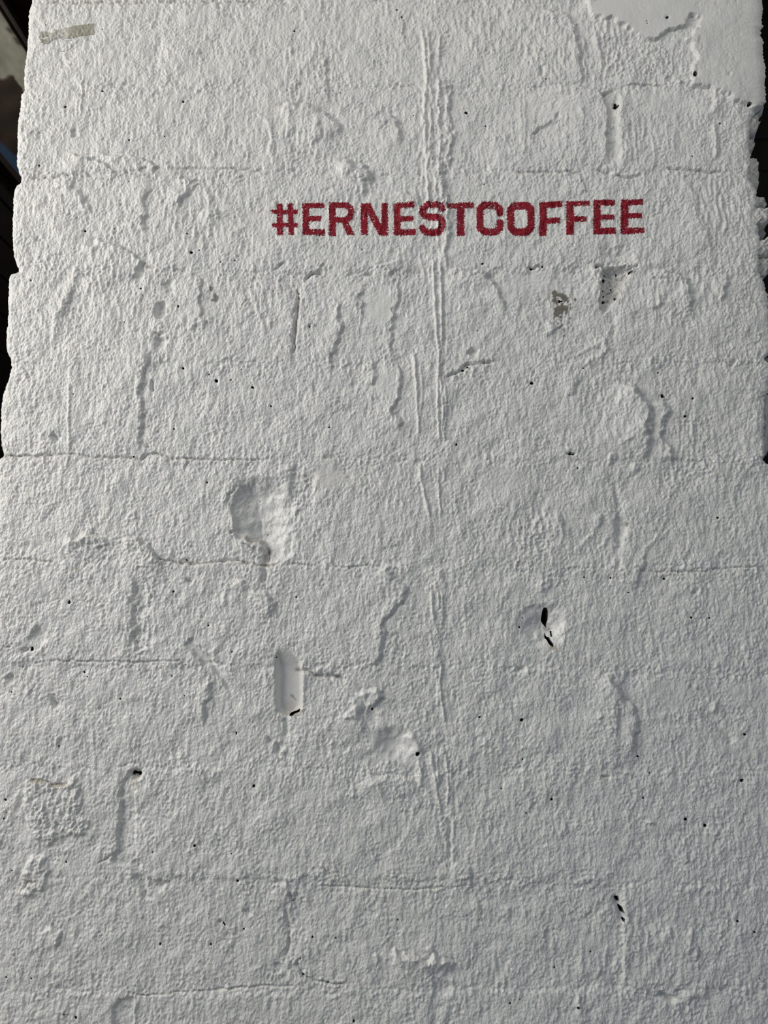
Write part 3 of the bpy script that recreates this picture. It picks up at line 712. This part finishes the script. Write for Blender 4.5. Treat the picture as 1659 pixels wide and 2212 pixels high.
# round the block ends over
for e, s in ((le, 1), (re, -1)):
    dd = np.maximum((PX - blur(np.where(np.abs(e) < 1e9, e, 0), 1.5)) * s, 0)
    H -= (4.5 * np.exp(-(dd / 4.0)) + 3.0 * np.exp(-(dd / 14.0)))
PXc = np.clip(PX, le, re)
dep = D * C + (ZZ - ZC) * S
XC = (PXc - W0 / 2) * dep / FP

Y = -H / 1000.0
fx = (PX[1:, 1:] + PX[:-1, :-1]) / 2; fy = (PY[1:, 1:] + PY[:-1, :-1]) / 2
width = np.abs(XC[:-1, 1:] - XC[:-1, :-1]) + np.abs(XC[1:, 1:] - XC[1:, :-1])
alive = width > 1e-5
def punch(w_, dist):
    """remove facets inside dist(x, y) > 0 and draw the rim vertices onto the outline"""
    jj0, jj1 = w_[0].start, min(w_[0].stop, nz - 1); ii0, ii1 = w_[1].start, min(w_[1].stop, nx - 1)
    fw = (slice(jj0, jj1), slice(ii0, ii1)); vw = (slice(jj0, jj1 + 1), slice(ii0, ii1 + 1))
    d = dist(fx[fw], fy[fw]); hit = d > 0
    if not hit.any(): hit = d >= d.max() - 1e-6
    alive[fw] &= ~hit
    n_ = np.zeros((hit.shape[0] + 1, hit.shape[1] + 1), int)
    for a in (0, 1):
        for b in (0, 1): n_[a:a + hit.shape[0], b:b + hit.shape[1]] += hit
    rim = (n_ > 0) & (n_ < 4)
    x, y = PX[vw], PY[vw]; d0 = dist(x, y); e = .4
    gx_ = (dist(x + e, y) - d0) / e; gy_ = (dist(x, y + e) - d0) / e
    gl = np.maximum(gx_ ** 2 + gy_ ** 2, .3)
    mx_ = np.clip(-d0 * gx_ / gl, -1.3, 1.3) * rim; my_ = np.clip(-d0 * gy_ / gl, -1.3, 1.3) * rim
    dd = dep[vw] / FP
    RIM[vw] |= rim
    XC[vw] += mx_ * dd; ZC2[vw] -= my_ * dd
ZC2 = ZZ.copy(); RIM = np.zeros((nz, nx), bool)
for x, y, r in PITS:
    rr = r * .95 + .2; ph = prng.uniform(0, 6.28); el = prng.uniform(.05, .22)
    punch(win(x - r - 5, y - r - 5, x + r + 5, y + r + 5),
          lambda a, b: rr * (1 + el * np.cos(2 * np.arctan2(b - y, a - x) + ph) + .4 * el * np.cos(3 * np.arctan2(b - y, a - x) + 2 * ph)) - np.hypot(a - x, b - y))
for v in VOIDS:
    punch(bbox(v, 6), lambda a, b: sdpoly(a, b, v))

# ---- vertex normals for the whole face, so that joints do not show as seams
P = np.stack([XC, Y, ZC2], -1)
a_ = P[1:, 1:] - P[:-1, :-1]; b_ = P[1:, :-1] - P[:-1, 1:]
fn = np.cross(a_, b_)
VN = np.zeros_like(P)
for sj in (slice(0, -1), slice(1, None)):
    for si in (slice(0, -1), slice(1, None)):
        VN[sj, si] += fn
if VN[nz // 2, nx // 2, 1] > 0: VN = -VN
VN /= (np.linalg.norm(VN, axis=-1, keepdims=True) + 1e-12)

# ---- which piece each facet belongs to
c4 = course[:-1, :-1]; s4 = slot[:-1, :-1]
isbed = dbed[:-1, :-1] < bed_w[:-1, :-1]; ishead = (dhead[:-1, :-1] < bed_w[:-1, :-1] * .8) & ~isbed
pid = np.where(isbed, 1000 + bedid[:-1, :-1], np.where(ishead, 2000 + c4 * 10 + (PX[:-1, :-1] > 780), c4 * 10 + s4))
pid = np.where(alive, pid, -1)
THICK = 0.19
GR = np.clip(1.0 - .9 * SMOOTH, 0.12, 1)

root = empty('wall_front', (0, 0, 0))
tag(root, 'white painted concrete block wall with rough mortar, chips and pinholes', 'wall', 'structure')

def make_mesh(name, co, quads, normals, tint, grain, m, parent, extra=None):
    me = bpy.data.meshes.new(name)
    c = (co.max(0) + co.min(0)) / 2
    loc = Vector((float(c[0]), 0.0, float(c[2])))
    nv, nf = len(co), len(quads)
    me.vertices.add(nv); me.loops.add(nf * 4); me.polygons.add(nf)
    me.vertices.foreach_set('co', (co - np.array(loc)).astype(np.float32).ravel())
    me.loops.foreach_set('vertex_index', quads.astype(np.int32).ravel())
    me.polygons.foreach_set('loop_start', np.arange(0, nf * 4, 4, dtype=np.int32))
    me.polygons.foreach_set('use_smooth', np.ones(nf, bool))
    me.update(calc_edges=True)
    ca = me.attributes.new('tint', 'FLOAT_COLOR', 'POINT')
    ca.data.foreach_set('color', np.concatenate([tint, np.ones((nv, 1))], 1).astype(np.float32).ravel())
    if grain is not None:
        ga = me.attributes.new('grain', 'FLOAT', 'POINT')
        ga.data.foreach_set('value', grain.astype(np.float32))
    if normals is not None:
        me.normals_split_custom_set_from_vertices(normals.astype(np.float32))
    me.materials.append(m)
    o = bpy.data.objects.new(name, me); o.location = loc
    link(o, parent)
    return o

def piece(name, mask_idx):
    jj, ii = mask_idx
    v = np.stack([jj * nx + ii, jj * nx + ii + 1, (jj + 1) * nx + ii + 1, (jj + 1) * nx + ii], 1)
    u, inv = np.unique(v, return_inverse=True); q = inv.reshape(-1, 4)
    co = P.reshape(-1, 3)[u]; nn = VN.reshape(-1, 3)[u]; tt = TINT.reshape(-1, 3)[u]; gg = GR.reshape(-1)[u]
    n = len(u)
    # boundary edges -> sides running back through the wall
    e = np.concatenate([q[:, [0, 1]], q[:, [1, 2]], q[:, [2, 3]], q[:, [3, 0]]])
    key = e[:, 0].astype(np.int64) * n + e[:, 1]; rkey = e[:, 1].astype(np.int64) * n + e[:, 0]
    be = e[~np.isin(key, rkey)]
    bu, binv = np.unique(be, return_inverse=True); binv = binv.reshape(-1, 2)
    nb = len(bu)
    f0 = co[bu].copy(); f1 = co[bu].copy(); f1[:, 1] = THICK
    sides = np.stack([n + binv[:, 1], n + binv[:, 0], n + nb + binv[:, 0], n + nb + binv[:, 1]], 1)
    # side normals
    ev = co[be[:, 1]] - co[be[:, 0]]
    sn = np.cross(ev, np.array([0, -1.0, 0])); ln = np.linalg.norm(sn, axis=1, keepdims=True) + 1e-12; sn /= ln
    bn = np.zeros((nb, 3)); np.add.at(bn, binv[:, 0], sn); np.add.at(bn, binv[:, 1], sn)
    bn /= (np.linalg.norm(bn, axis=1, keepdims=True) + 1e-9)
    x0, x1 = co[:, 0].min(), co[:, 0].max(); z0, z1 = co[:, 2].min(), co[:, 2].max()
    bk = np.array([(x0, THICK, z0), (x1, THICK, z0), (x1, THICK, z1), (x0, THICK, z1)])
    co2 = np.concatenate([co, f0, f1, bk]); m = n + 2 * nb
    quads = np.concatenate([q, sides, np.array([[m + 3, m + 2, m + 1, m]])])
    nn2 = np.concatenate([nn, bn, bn, np.tile([0, 1.0, 0], (4, 1))])
    hr = RIM.reshape(-1)[u][bu][:, None]  # hole walls tinted near black with depth: their inner shade is painted in
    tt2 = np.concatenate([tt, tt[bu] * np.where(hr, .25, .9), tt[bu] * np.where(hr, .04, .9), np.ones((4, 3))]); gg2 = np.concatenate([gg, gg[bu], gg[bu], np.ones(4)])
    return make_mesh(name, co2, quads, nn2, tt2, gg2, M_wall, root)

order = np.argsort(pid, axis=None, kind='stable'); ps = pid.ravel()[order]
vals, starts = np.unique(ps, return_index=True); ends = np.append(starts[1:], len(ps))
W1 = nx - 1
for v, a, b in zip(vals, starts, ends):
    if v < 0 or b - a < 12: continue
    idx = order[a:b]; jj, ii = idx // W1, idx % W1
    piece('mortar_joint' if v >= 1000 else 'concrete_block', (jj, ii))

# ------------------------------------------------------------------ sampling the finished face
def sample(A, X, Z):
    fi = np.interp(X, gx, np.arange(nx)); fj = np.interp(Z, gz, np.arange(nz))
    i = np.clip(fi.astype(int), 0, nx - 2); j = np.clip(fj.astype(int), 0, nz - 2)
    u = fi - i; v = fj - j
    if A.ndim == 3: u = u[..., None]; v = v[..., None]
    return (A[j, i] * (1 - u) + A[j, i + 1] * u) * (1 - v) + (A[j + 1, i] * (1 - u) + A[j + 1, i + 1] * u) * v

def skin(name, x0, y0, x1, y1, pitch, maskf, lift, m, parent, tintf=None, src=None):
    """thin film lying on the wall face inside a mask"""
    xs = np.arange(x0, x1, pitch); ys = np.arange(y0, y1, pitch)
    px, py = np.meshgrid(xs, ys)
    X, Z = s2w(px, py)
    h = sample(H if src is None else src, X, Z); n = sample(VN, X, Z)
    co = np.stack([X, -h / 1000, Z], -1) + n * lift
    cx = (px[1:, 1:] + px[:-1, :-1]) / 2; cy = (py[1:, 1:] + py[:-1, :-1]) / 2
    keep = maskf(cx, cy, X, Z)
    jj, ii = np.nonzero(keep); nx2 = len(xs)
    v = np.stack([jj * nx2 + ii, (jj + 1) * nx2 + ii, (jj + 1) * nx2 + ii + 1, jj * nx2 + ii + 1], 1)
    u, inv = np.unique(v, return_inverse=True); q = inv.reshape(-1, 4)
    t = np.ones((len(u), 3)) if tintf is None else tintf(px, py).reshape(-1, 3)[u]
    return make_mesh(name, co.reshape(-1, 3)[u], q, n.reshape(-1, 3)[u], t, None, m, parent)

# ------------------------------------------------------------------ stencilled red lettering
def box(x0, y0, x1, y1, sl=0.0):
    """bar; sl = rise of the right end in the picture"""
    return ('p', [(x0, y0), (x1, y0 - sl), (x1, y1 - sl), (x0, y1)])
def quad(*p): return ('p', list(p))
def stroke(w, *p): return ('s', w, list(p))
GLYPHS = [
 [quad((597.5, 439), (610, 439), (611.5, 509), (599, 509)), quad((621, 440), (632.5, 440), (635, 508), (624, 508)), box(586, 452.5, 643, 461.5), box(588, 482, 643, 491.5)],
 [box(653.5, 440, 667.5, 508), box(653.5, 440, 700.5, 450.5, 1), box(660, 466.5, 693.5, 477), box(653.5, 495, 701.5, 508)],
 [box(711, 437.5, 725, 510), box(711, 437.5, 753, 449.5), stroke(13, (748, 444), (757, 450), (758.5, 460), (755, 471), (746, 475)), box(720, 469.5, 750, 481), quad((738, 479), (752, 479), (766, 508), (750, 509))],
 [box(779.5, 440, 794, 508), box(824, 439.5, 838, 510), quad((783, 440), (799, 440), (836, 510), (819, 510))],
 [box(850.5, 440, 865, 509), box(850.5, 440, 894, 451, 2), box(860, 468, 893, 479, 1), box(850.5, 496, 897.5, 509)],
 [stroke(14, (955, 452), (950, 445), (938, 443.5), (924, 443.5), (914, 449), (912.5, 460), (919, 467), (934, 470), (948, 472), (954.5, 481), (954, 494), (947, 502), (934, 503), (918, 501), (912, 493))],
 [box(965, 439, 1023, 451, 1), box(987, 448, 1003, 510)],
 [stroke(15, (1079.5, 460), (1079, 451), (1070, 443.5), (1046, 443.5), (1037, 452), (1037, 494), (1047, 502), (1070, 502), (1079.5, 493), (1080, 481))],
 [stroke(15.5, (1112, 444.5), (1138, 444.5), (1146.5, 453), (1146.5, 492), (1137, 502), (1112, 502), (1103, 493), (1103, 453), (1112, 444.5))],
 [box(1165, 438, 1181, 509), box(1165, 438, 1214.5, 451, 3.5), box(1175, 472, 1209, 484, 2)],
 [box(1223, 435, 1239, 508), box(1223, 435.5, 1273, 446, 1.5), box(1232, 469, 1267, 480, 1)],
 [box(1281.5, 433, 1297, 506.5), box(1281.5, 433, 1328, 445, .5), box(1290, 464, 1326.5, 475, .5), box(1281.5, 493, 1330, 506.5, 1)],
 [box(1341, 432, 1357.5, 505), box(1341, 433, 1388.5, 444.5, 1.5), box(1350, 461, 1387, 472, 1), box(1341, 493, 1392, 505.5, 1.5)],
]
def fnoise(shape_seed, xs, ys, lam, sx=1, sy=1):
    r = np.random.default_rng(shape_seed)
    out = np.zeros(xs.shape)
    for k in range(26):
        th = r.uniform(0, 2 * math.pi); l = lam * r.uniform(.7, 1.4)
        out += np.cos(2 * math.pi * (xs * math.cos(th) / sx + ys * math.sin(th) / sy) / l + r.uniform(0, 6.3))
    return out / math.sqrt(13)
HB = H - blur(H, 3.0)
hbs = HB[np.abs(HB) < 5].std()
def gdist(g, x, y):
    best = np.full(x.shape, -1e9)
    for s in g:
        if s[0] == 'p': d = sdpoly(x, y, s[1])
        else: d = s[1] / 2 - polydist(x, y, s[2])[0]
        best = np.maximum(best, d)
    return best
sign = empty('painted_hashtag', (float(s2w(990, 472)[0]), -0.004, float(s2w(990, 510)[1])))
tag(sign, 'dark red stencilled hashtag lettering in block capitals across the white wall', 'lettering')
for k, g in enumerate(GLYPHS):
    pts = [p for s in g for p in (s[1] if s[0] == 'p' else s[2])]
    x0 = min(p[0] for p in pts) - 12; x1 = max(p[0] for p in pts) + 12
    y0 = min(p[1] for p in pts) - 12; y1 = max(p[1] for p in pts) + 12
    def mk(cx, cy, X, Z, g=g, k=k):
        Xc, Zc = s2w(cx, cy)
        d = gdist(g, cx + .7 * fnoise(50, cx, cy, 5), cy + .7 * fnoise(51, cx, cy, 5))
        d = d + .5 * fnoise(52, cx, cy, 3.2)
        rel = sample(HB, Xc, Zc) / hbs
        chipn = .8 * fnoise(53, cx, cy, 6, 1.4, .8) + .55 * fnoise(54, cx, cy, 3, 1.5, .8) - .7 * rel + .35 * fnoise(55, cx, cy, 38)
        return (d > 0) & (chipn < 2.15)
    def tf(px, py):
        v = 1 + .10 * fnoise(60, px, py, 14) + .12 * fnoise(61, px, py, 4)
        return np.clip(v, .6, 1.5)[..., None] * np.ones(3)
    o = skin('letter', x0, y0, x1, y1, .62, mk, .0004, M_red, sign, tf)
    o.location = o.location - sign.location

# ------------------------------------------------------------------ strip of old tape
HS = np.maximum(blur(H, 1.6), H - .4)
tape = empty('masking_tape', (float(s2w(145, 70)[0]), -0.004, float(s2w(145, 72)[1])))
tag(tape, 'yellowed torn strip of tape stuck near the top left corner of the white wall', 'tape')
TP = [(86, 70), (100, 66), (130, 62), (165, 54), (202, 49.5), (200.5, 55), (203.5, 71.5), (176, 77), (150, 82), (136, 83), (134, 79), (118, 84), (104, 93), (92, 92), (83, 82)]
def tmask(cx, cy, X, Z):
    d = sdpoly(cx, cy, TP)
    e = np.interp(cx, [80, 130, 150, 210], [3.2, 2.0, .8, .4])
    gap = fnoise(70, cx, cy, 16, 1.5, 1) + .4 * fnoise(71, cx, cy, 5)
    g2 = np.interp(cx, [84, 100, 128, 148, 205], [1.3, .85, .5, 1.9, 4])
    return (d + e * .6 * fnoise(72, cx, cy, 6) > 0) & (gap < g2)
def ttint(px, py):
    k = np.interp(px, [84, 100, 112, 135, 152, 185, 203], [.55, .75, .12, .25, .75, .9, .75])[..., None]
    dark = np.clip(.5 + .3 * fnoise(73, px, py, 12) + .2 * fnoise(74, px, py, 5), 0, 1)[..., None]
    a = np.array((.62, .605, .565)); b = np.array((.39, .365, .285)); c = np.array((.25, .23, .17))
    col = a * (1 - k) + (b * (1 - .5 * dark) + c * .5 * dark) * k
    r = np.hypot((px - 100) / 7, (py - 87) / 5)[..., None]
    return col * (1 - .35 * np.exp(-r * r))
film = skin('tape_film', 76, 44, 210, 98, .8, tmask, .0007, M_tape, tape, ttint, HS)
film.location = film.location - tape.location
def tube(name, pts3, r, m, parent, seg=5):
    n = len(pts3); vs = []; fs = []
    for i, p in enumerate(pts3):
        t = (pts3[min(i + 1, n - 1)] - pts3[max(i - 1, 0)]).normalized()
        a = t.cross(Vector((0, 1, 0))).normalized(); b = t.cross(a)
        for k in range(seg):
            an = 2 * math.pi * k / seg
            vs.append(p + (a * math.cos(an) + b * math.sin(an)) * r)
    for i in range(n - 1):
        for k in range(seg):
            fs.append((i * seg + k, i * seg + (k + 1) % seg, (i + 1) * seg + (k + 1) % seg, (i + 1) * seg + k))
    fs.append(tuple(range(seg))[::-1]); fs.append(tuple((n - 1) * seg + k for k in range(seg)))
    c = sum(vs, Vector()) / len(vs)
    me = bpy.data.meshes.new(name); me.from_pydata([v - c for v in vs], [], fs); me.materials.append(m)
    for p in me.polygons: p.use_smooth = True
    o = bpy.data.objects.new(name, me); o.location = c
    if parent is not None: o.location = c - parent.location
    return link(o, parent)
def onwall(pts, n=40, lift=.0006):
    p = np.array(pts, float); s = np.linspace(0, len(p) - 1, n)
    # smooth the control points (Catmull-Rom like averaging)
    x = np.interp(s, np.arange(len(p)), p[:, 0]); y = np.interp(s, np.arange(len(p)), p[:, 1])
    k = np.array([1, 2, 3, 2, 1]) / 9
    xp = np.convolve(np.pad(x, 2, 'edge'), k, 'valid'); yp = np.convolve(np.pad(y, 2, 'edge'), k, 'valid')
    X, Z = s2w(xp, yp); h = sample(HS, X, Z)
    return [Vector((a, -b / 1000 - lift, c)) for a, b, c in zip(X, h, Z)]
for pts in ([(114, 103), (121, 108), (132, 110), (145, 108), (155, 100), (165, 91), (172, 83)],
            [(100, 97), (112, 88), (124, 81), (134, 82), (140, 88), (150, 88), (162, 82)],
            [(168, 77), (176, 76), (183, 68)], [(143, 88), (146, 97), (143, 105)]):
    tube('fibre', onwall(pts), .00026, M_fibre, tape)

# ------------------------------------------------------------------ broken blocks on the right-hand end, behind the face
def cobble(name, outline, yf, yb, m, parent, seed=0, bulge=.009):
    """a chunk of broken block: outline in survey coordinates taken to depth yf"""
    r = np.random.default_rng(seed)
    p = np.array(outline, float); q = []
    n = len(p)
    for i in range(n):
        a, b = p[i], p[(i + 1) % n]; l = math.hypot(*(b - a)); k = max(2, int(l / 5))
        for t in range(k): q.append(a + (b - a) * t / k + r.normal(0, .35, 2))
    q = np.array(q); c = q.mean(0); rings = []
    sc_ = (D + yf) / D
    for f, yy in ((.0, yf - bulge), (.2, yf - bulge * .97), (.4, yf - bulge * .85), (.6, yf - bulge * .65), (.78, yf - bulge * .4), (.92, yf - bulge * .1), (1.0, yf + .006), (1.0, (yf + yb) / 2), (1.0, yb)):
        rg = []
        for s in q:
            x, y = c + (s - c) * f
            X, Z = s2w(x, y); X *= sc_; Z = ZC + (Z - ZC) * sc_
            j = r.normal(0, .0004, 3) * (f > .3)
            yy2 = yy + (.004 * math.sin(x * .45 + seed) * math.sin(y * .31 + seed * 2) + .0025 * math.sin(x * .9 + y * .8 + seed)) * (f < .99) * min(1, f * 3)
            rg.append((X + j[0], yy2 + j[1] * 1.5, Z + j[2]))
        rings.append(rg)
    vs = [rings[0][0]] + [v for rg in rings[1:] for v in rg]
    k = len(q); fs = [(0, 1 + (i + 1) % k, 1 + i) for i in range(k)]
    for a in range(len(rings) - 2):
        for i in range(k):
            fs.append((1 + a * k + i, 1 + a * k + (i + 1) % k, 1 + (a + 1) * k + (i + 1) % k, 1 + (a + 1) * k + i))
    fs.append(tuple(1 + (len(rings) - 2) * k + i for i in range(k)))
    co = Vector(np.array(vs).mean(0))
    me = bpy.data.meshes.new(name); me.from_pydata([Vector(v) - co for v in vs], [], fs)
    me.materials.append(m)
    for pl in me.polygons: pl.use_smooth = True
    import bmesh
    bm = bmesh.new(); bm.from_mesh(me); bmesh.ops.recalc_face_normals(bm, faces=bm.faces); bm.to_mesh(me); bm.free()
    o = bpy.data.objects.new(name, me); o.location = co - parent.location
    return link(o, parent)
CH = [([(1600, 225), (1650, 228), (1649, 244), (1640, 252), (1639, 262), (1641, 268), (1637, 280), (1632, 293), (1600, 296)], .02, .10),
      ([(1600, 290), (1631, 293), (1631, 312), (1628, 322), (1626, 330), (1600, 332)], .035, .12),
      ([(1600, 342), (1627, 340), (1637, 340), (1639, 352), (1640, 372), (1639, 385), (1640, 400), (1636, 412), (1600, 415)], .03, .14),
      ([(1610, 428), (1641, 426), (1649, 424), (1653, 432), (1656, 444), (1654, 452), (1610, 455)], .05, .14),
      ([(1620, 448), (1652, 449), (1665, 448), (1672, 465), (1663, 478), (1656, 486), (1620, 488)], .008, .10),
      ([(1620, 480), (1654, 482), (1653, 496), (1655, 506), (1648, 518), (1620, 520)], .05, .12),
      ([(1620, 516), (1650, 518), (1662, 508), (1672, 520), (1675, 545), (1668, 552), (1650, 556), (1620, 556)], .012, .10),
      ([(1630, 556), (1652, 556), (1672, 552), (1674, 572), (1664, 580), (1660, 592), (1652, 600), (1630, 600)], .02, .10),
      ([(1640, 774), (1660, 772), (1664, 784), (1640, 790)], .03, .10),
      ([(1640, 850), (1668, 850), (1666, 960), (1658, 982), (1640, 985)], .03, .12)]
for i, (o_, a, b) in enumerate(CH):
    cobble('broken_block', o_, a, b, M_core, root, 30 + i)

# ------------------------------------------------------------------ the dim room behind
M_dark = mat('dark_stained_wood', (0.030, 0.017, 0.012), .55, .001, 40, None, .3, None, .5)
M_black = mat('black_wood', (0.010, 0.008, 0.007), .6, .001, 30, None, .2, None, .4)
M_canvas = mat('painted_canvas', (1, 1, 1), .7, .0006, 120, 'tint', .2, None, .1)

def boxmesh(name, lo, hi, m, parent=None, bev=.003):
    import bmesh
    c = [(a + b) / 2 for a, b in zip(lo, hi)]; s = [b - a for a, b in zip(lo, hi)]
    bm = bmesh.new(); bmesh.ops.create_cube(bm, size=1)
    for v in bm.verts: v.co = Vector((v.co.x * s[0], v.co.y * s[1], v.co.z * s[2]))
    if bev: bmesh.ops.bevel(bm, geom=bm.edges[:], offset=bev, segments=1, affect='EDGES')
    me = bpy.data.meshes.new(name); bm.to_mesh(me); bm.free(); me.materials.append(m)
    o = bpy.data.objects.new(name, me); o.location = c if parent is None else Vector(c) - parent.location
    return link(o, parent)

M_floor = mat('concrete_floor', (.22, .21, .20), .6, .001, 20, None, .3, None, .2)
fl = boxmesh('floor', (-3.0, -3.2, -.1), (3.0, 3.0, 0), M_floor, None, 0)
tag(fl, 'grey concrete floor under the wall', 'floor', 'structure')

wb = empty('wall_back', (0, 2.6, 0)); tag(wb, 'dark wooden board wall in the shade behind the white wall', 'wall', 'structure')
z = 0.0; i = 0
while z < 5.2:
    boxmesh('board', (-1.7, 2.6 + (i % 3) * .004, z), (3.0, 2.64, z + .19), M_black, wb)
    z += .2; i += 1
wl = empty('wall_left', (-1.56, 0.4, 0)); tag(wl, 'dark stained timber wall receding behind the left end of the white wall', 'wall', 'structure')
z = 0.0; i = 0
while z < 5.2:
    boxmesh('board', (-1.56 - (i % 3) * .004, .35, z), (-1.52, 2.6, z + .14), M_black if z < 3.1 or i % 3 == 0 else M_dark, wl)
    z += .15; i += 1
ce = boxmesh('ceiling', (-1.6, .3, 5.2), (3.0, 2.7, 5.3), M_black, None, 0); tag(ce, 'black ceiling over the space behind the wall', 'ceiling', 'structure')

# abstract painting on the side wall, seen edge-on past the wall end
XS = -1.5
def onside(px, py):
    a = (px - W0 / 2) / FP; b = (H0 / 2 - py) / FP; t = XS / a
    return -D + t * (C - b * S), ZC + t * (S + b * C)
def sidepx(Yv, Zv):
    dz = Zv - ZC; yy = Yv + D
    dp = yy * C + dz * S; up = dz * C - yy * S
    return W0 / 2 + FP * XS / dp, H0 / 2 - FP * up / dp
ztop = (onside(0, 25)[1] + onside(50, 95)[1]) / 2; zbot = onside(0, 335)[1]
pt = empty('framed_painting', (XS, 1.1, zbot)); tag(pt, 'abstract grey, brown and blue painting in a dark frame behind the left wall end', 'painting')
yc = np.linspace(.5, 1.9, 150); zc = np.linspace(zbot, ztop, 80)
YC, ZCC = np.meshgrid(yc, zc); sx_, sy_ = sidepx(YC, ZCC)
grey = np.array((.50, .48, .40)); brown = np.array((.055, .034, .025)); blue = np.array((.05, .10, .19)); ink = np.array((.08, .07, .05))
n1 = fnoise(90, sx_, sy_, 22) ; n2 = fnoise(91, sx_, sy_, 60)
edge = 166 + np.maximum(sx_ - 30, 0) * 1.4 + 2.5 * n1
k = ss(sy_, edge - 5, edge + 5)[..., None]
colr = grey * (1 + .07 * n2 + .05 * n1)[..., None] * (1 - k) + brown * (1 + .25 * n2)[..., None] * k
for bx, by, rx, ry in ((22, 66, 10, 6), (28, 60, 9, 5), (40, 92, 8, 6), (34, 84, 6, 3)):
    g = np.exp(-(np.hypot((sx_ - bx) / rx, (sy_ - by - (sx_ - bx) * .5) / ry)) ** 3)[..., None] * .9
    colr = colr * (1 - g) + ink * g
kb = (ss(sy_, 302 + sx_ * .9, 312 + sx_ * .9))[..., None]
colr = colr * (1 - kb) + blue * kb
kg = (np.exp(-((sy_ - 262 - .35 * sx_) / 12) ** 2) * .8)[..., None]
colr = colr * (1 - kg) + np.array((.035, .034, .028)) * kg
co = np.stack([np.full(YC.shape, XS), YC, ZCC], -1).reshape(-1, 3)
jj, ii = np.mgrid[0:79, 0:149]; jj = jj.ravel(); ii = ii.ravel()
qd = np.stack([jj * 150 + ii, jj * 150 + ii + 1, (jj + 1) * 150 + ii + 1, (jj + 1) * 150 + ii], 1)
cv = make_mesh('canvas', co, qd, None, np.clip(colr, 0, 1).reshape(-1, 3), None, M_canvas, pt)
cv.location = cv.location - pt.location
for nm, lo, hi in (('frame_rail', (XS - .02, .46, ztop), (XS + .012, 1.95, ztop + .035)), ('frame_rail', (XS - .02, .46, zbot - .035), (XS + .012, 1.95, zbot)),
                   ('frame_stile', (XS - .02, .46, zbot), (XS + .012, .5, ztop)), ('frame_stile', (XS - .02, 1.9, zbot), (XS + .012, 1.94, ztop))):
    boxmesh(nm, lo, hi, M_dark, pt, .002)
# timber beam above the painting
bmE = boxmesh('timber_beam', (XS - .02, .36, ztop + .12), (XS + .12, 2.55, ztop + .34), M_dark, None, .004)
tag(bmE, 'dark brown timber beam running above the abstract painting', 'beam')
print('grid', nx, nz, 'pits', len(PITS))
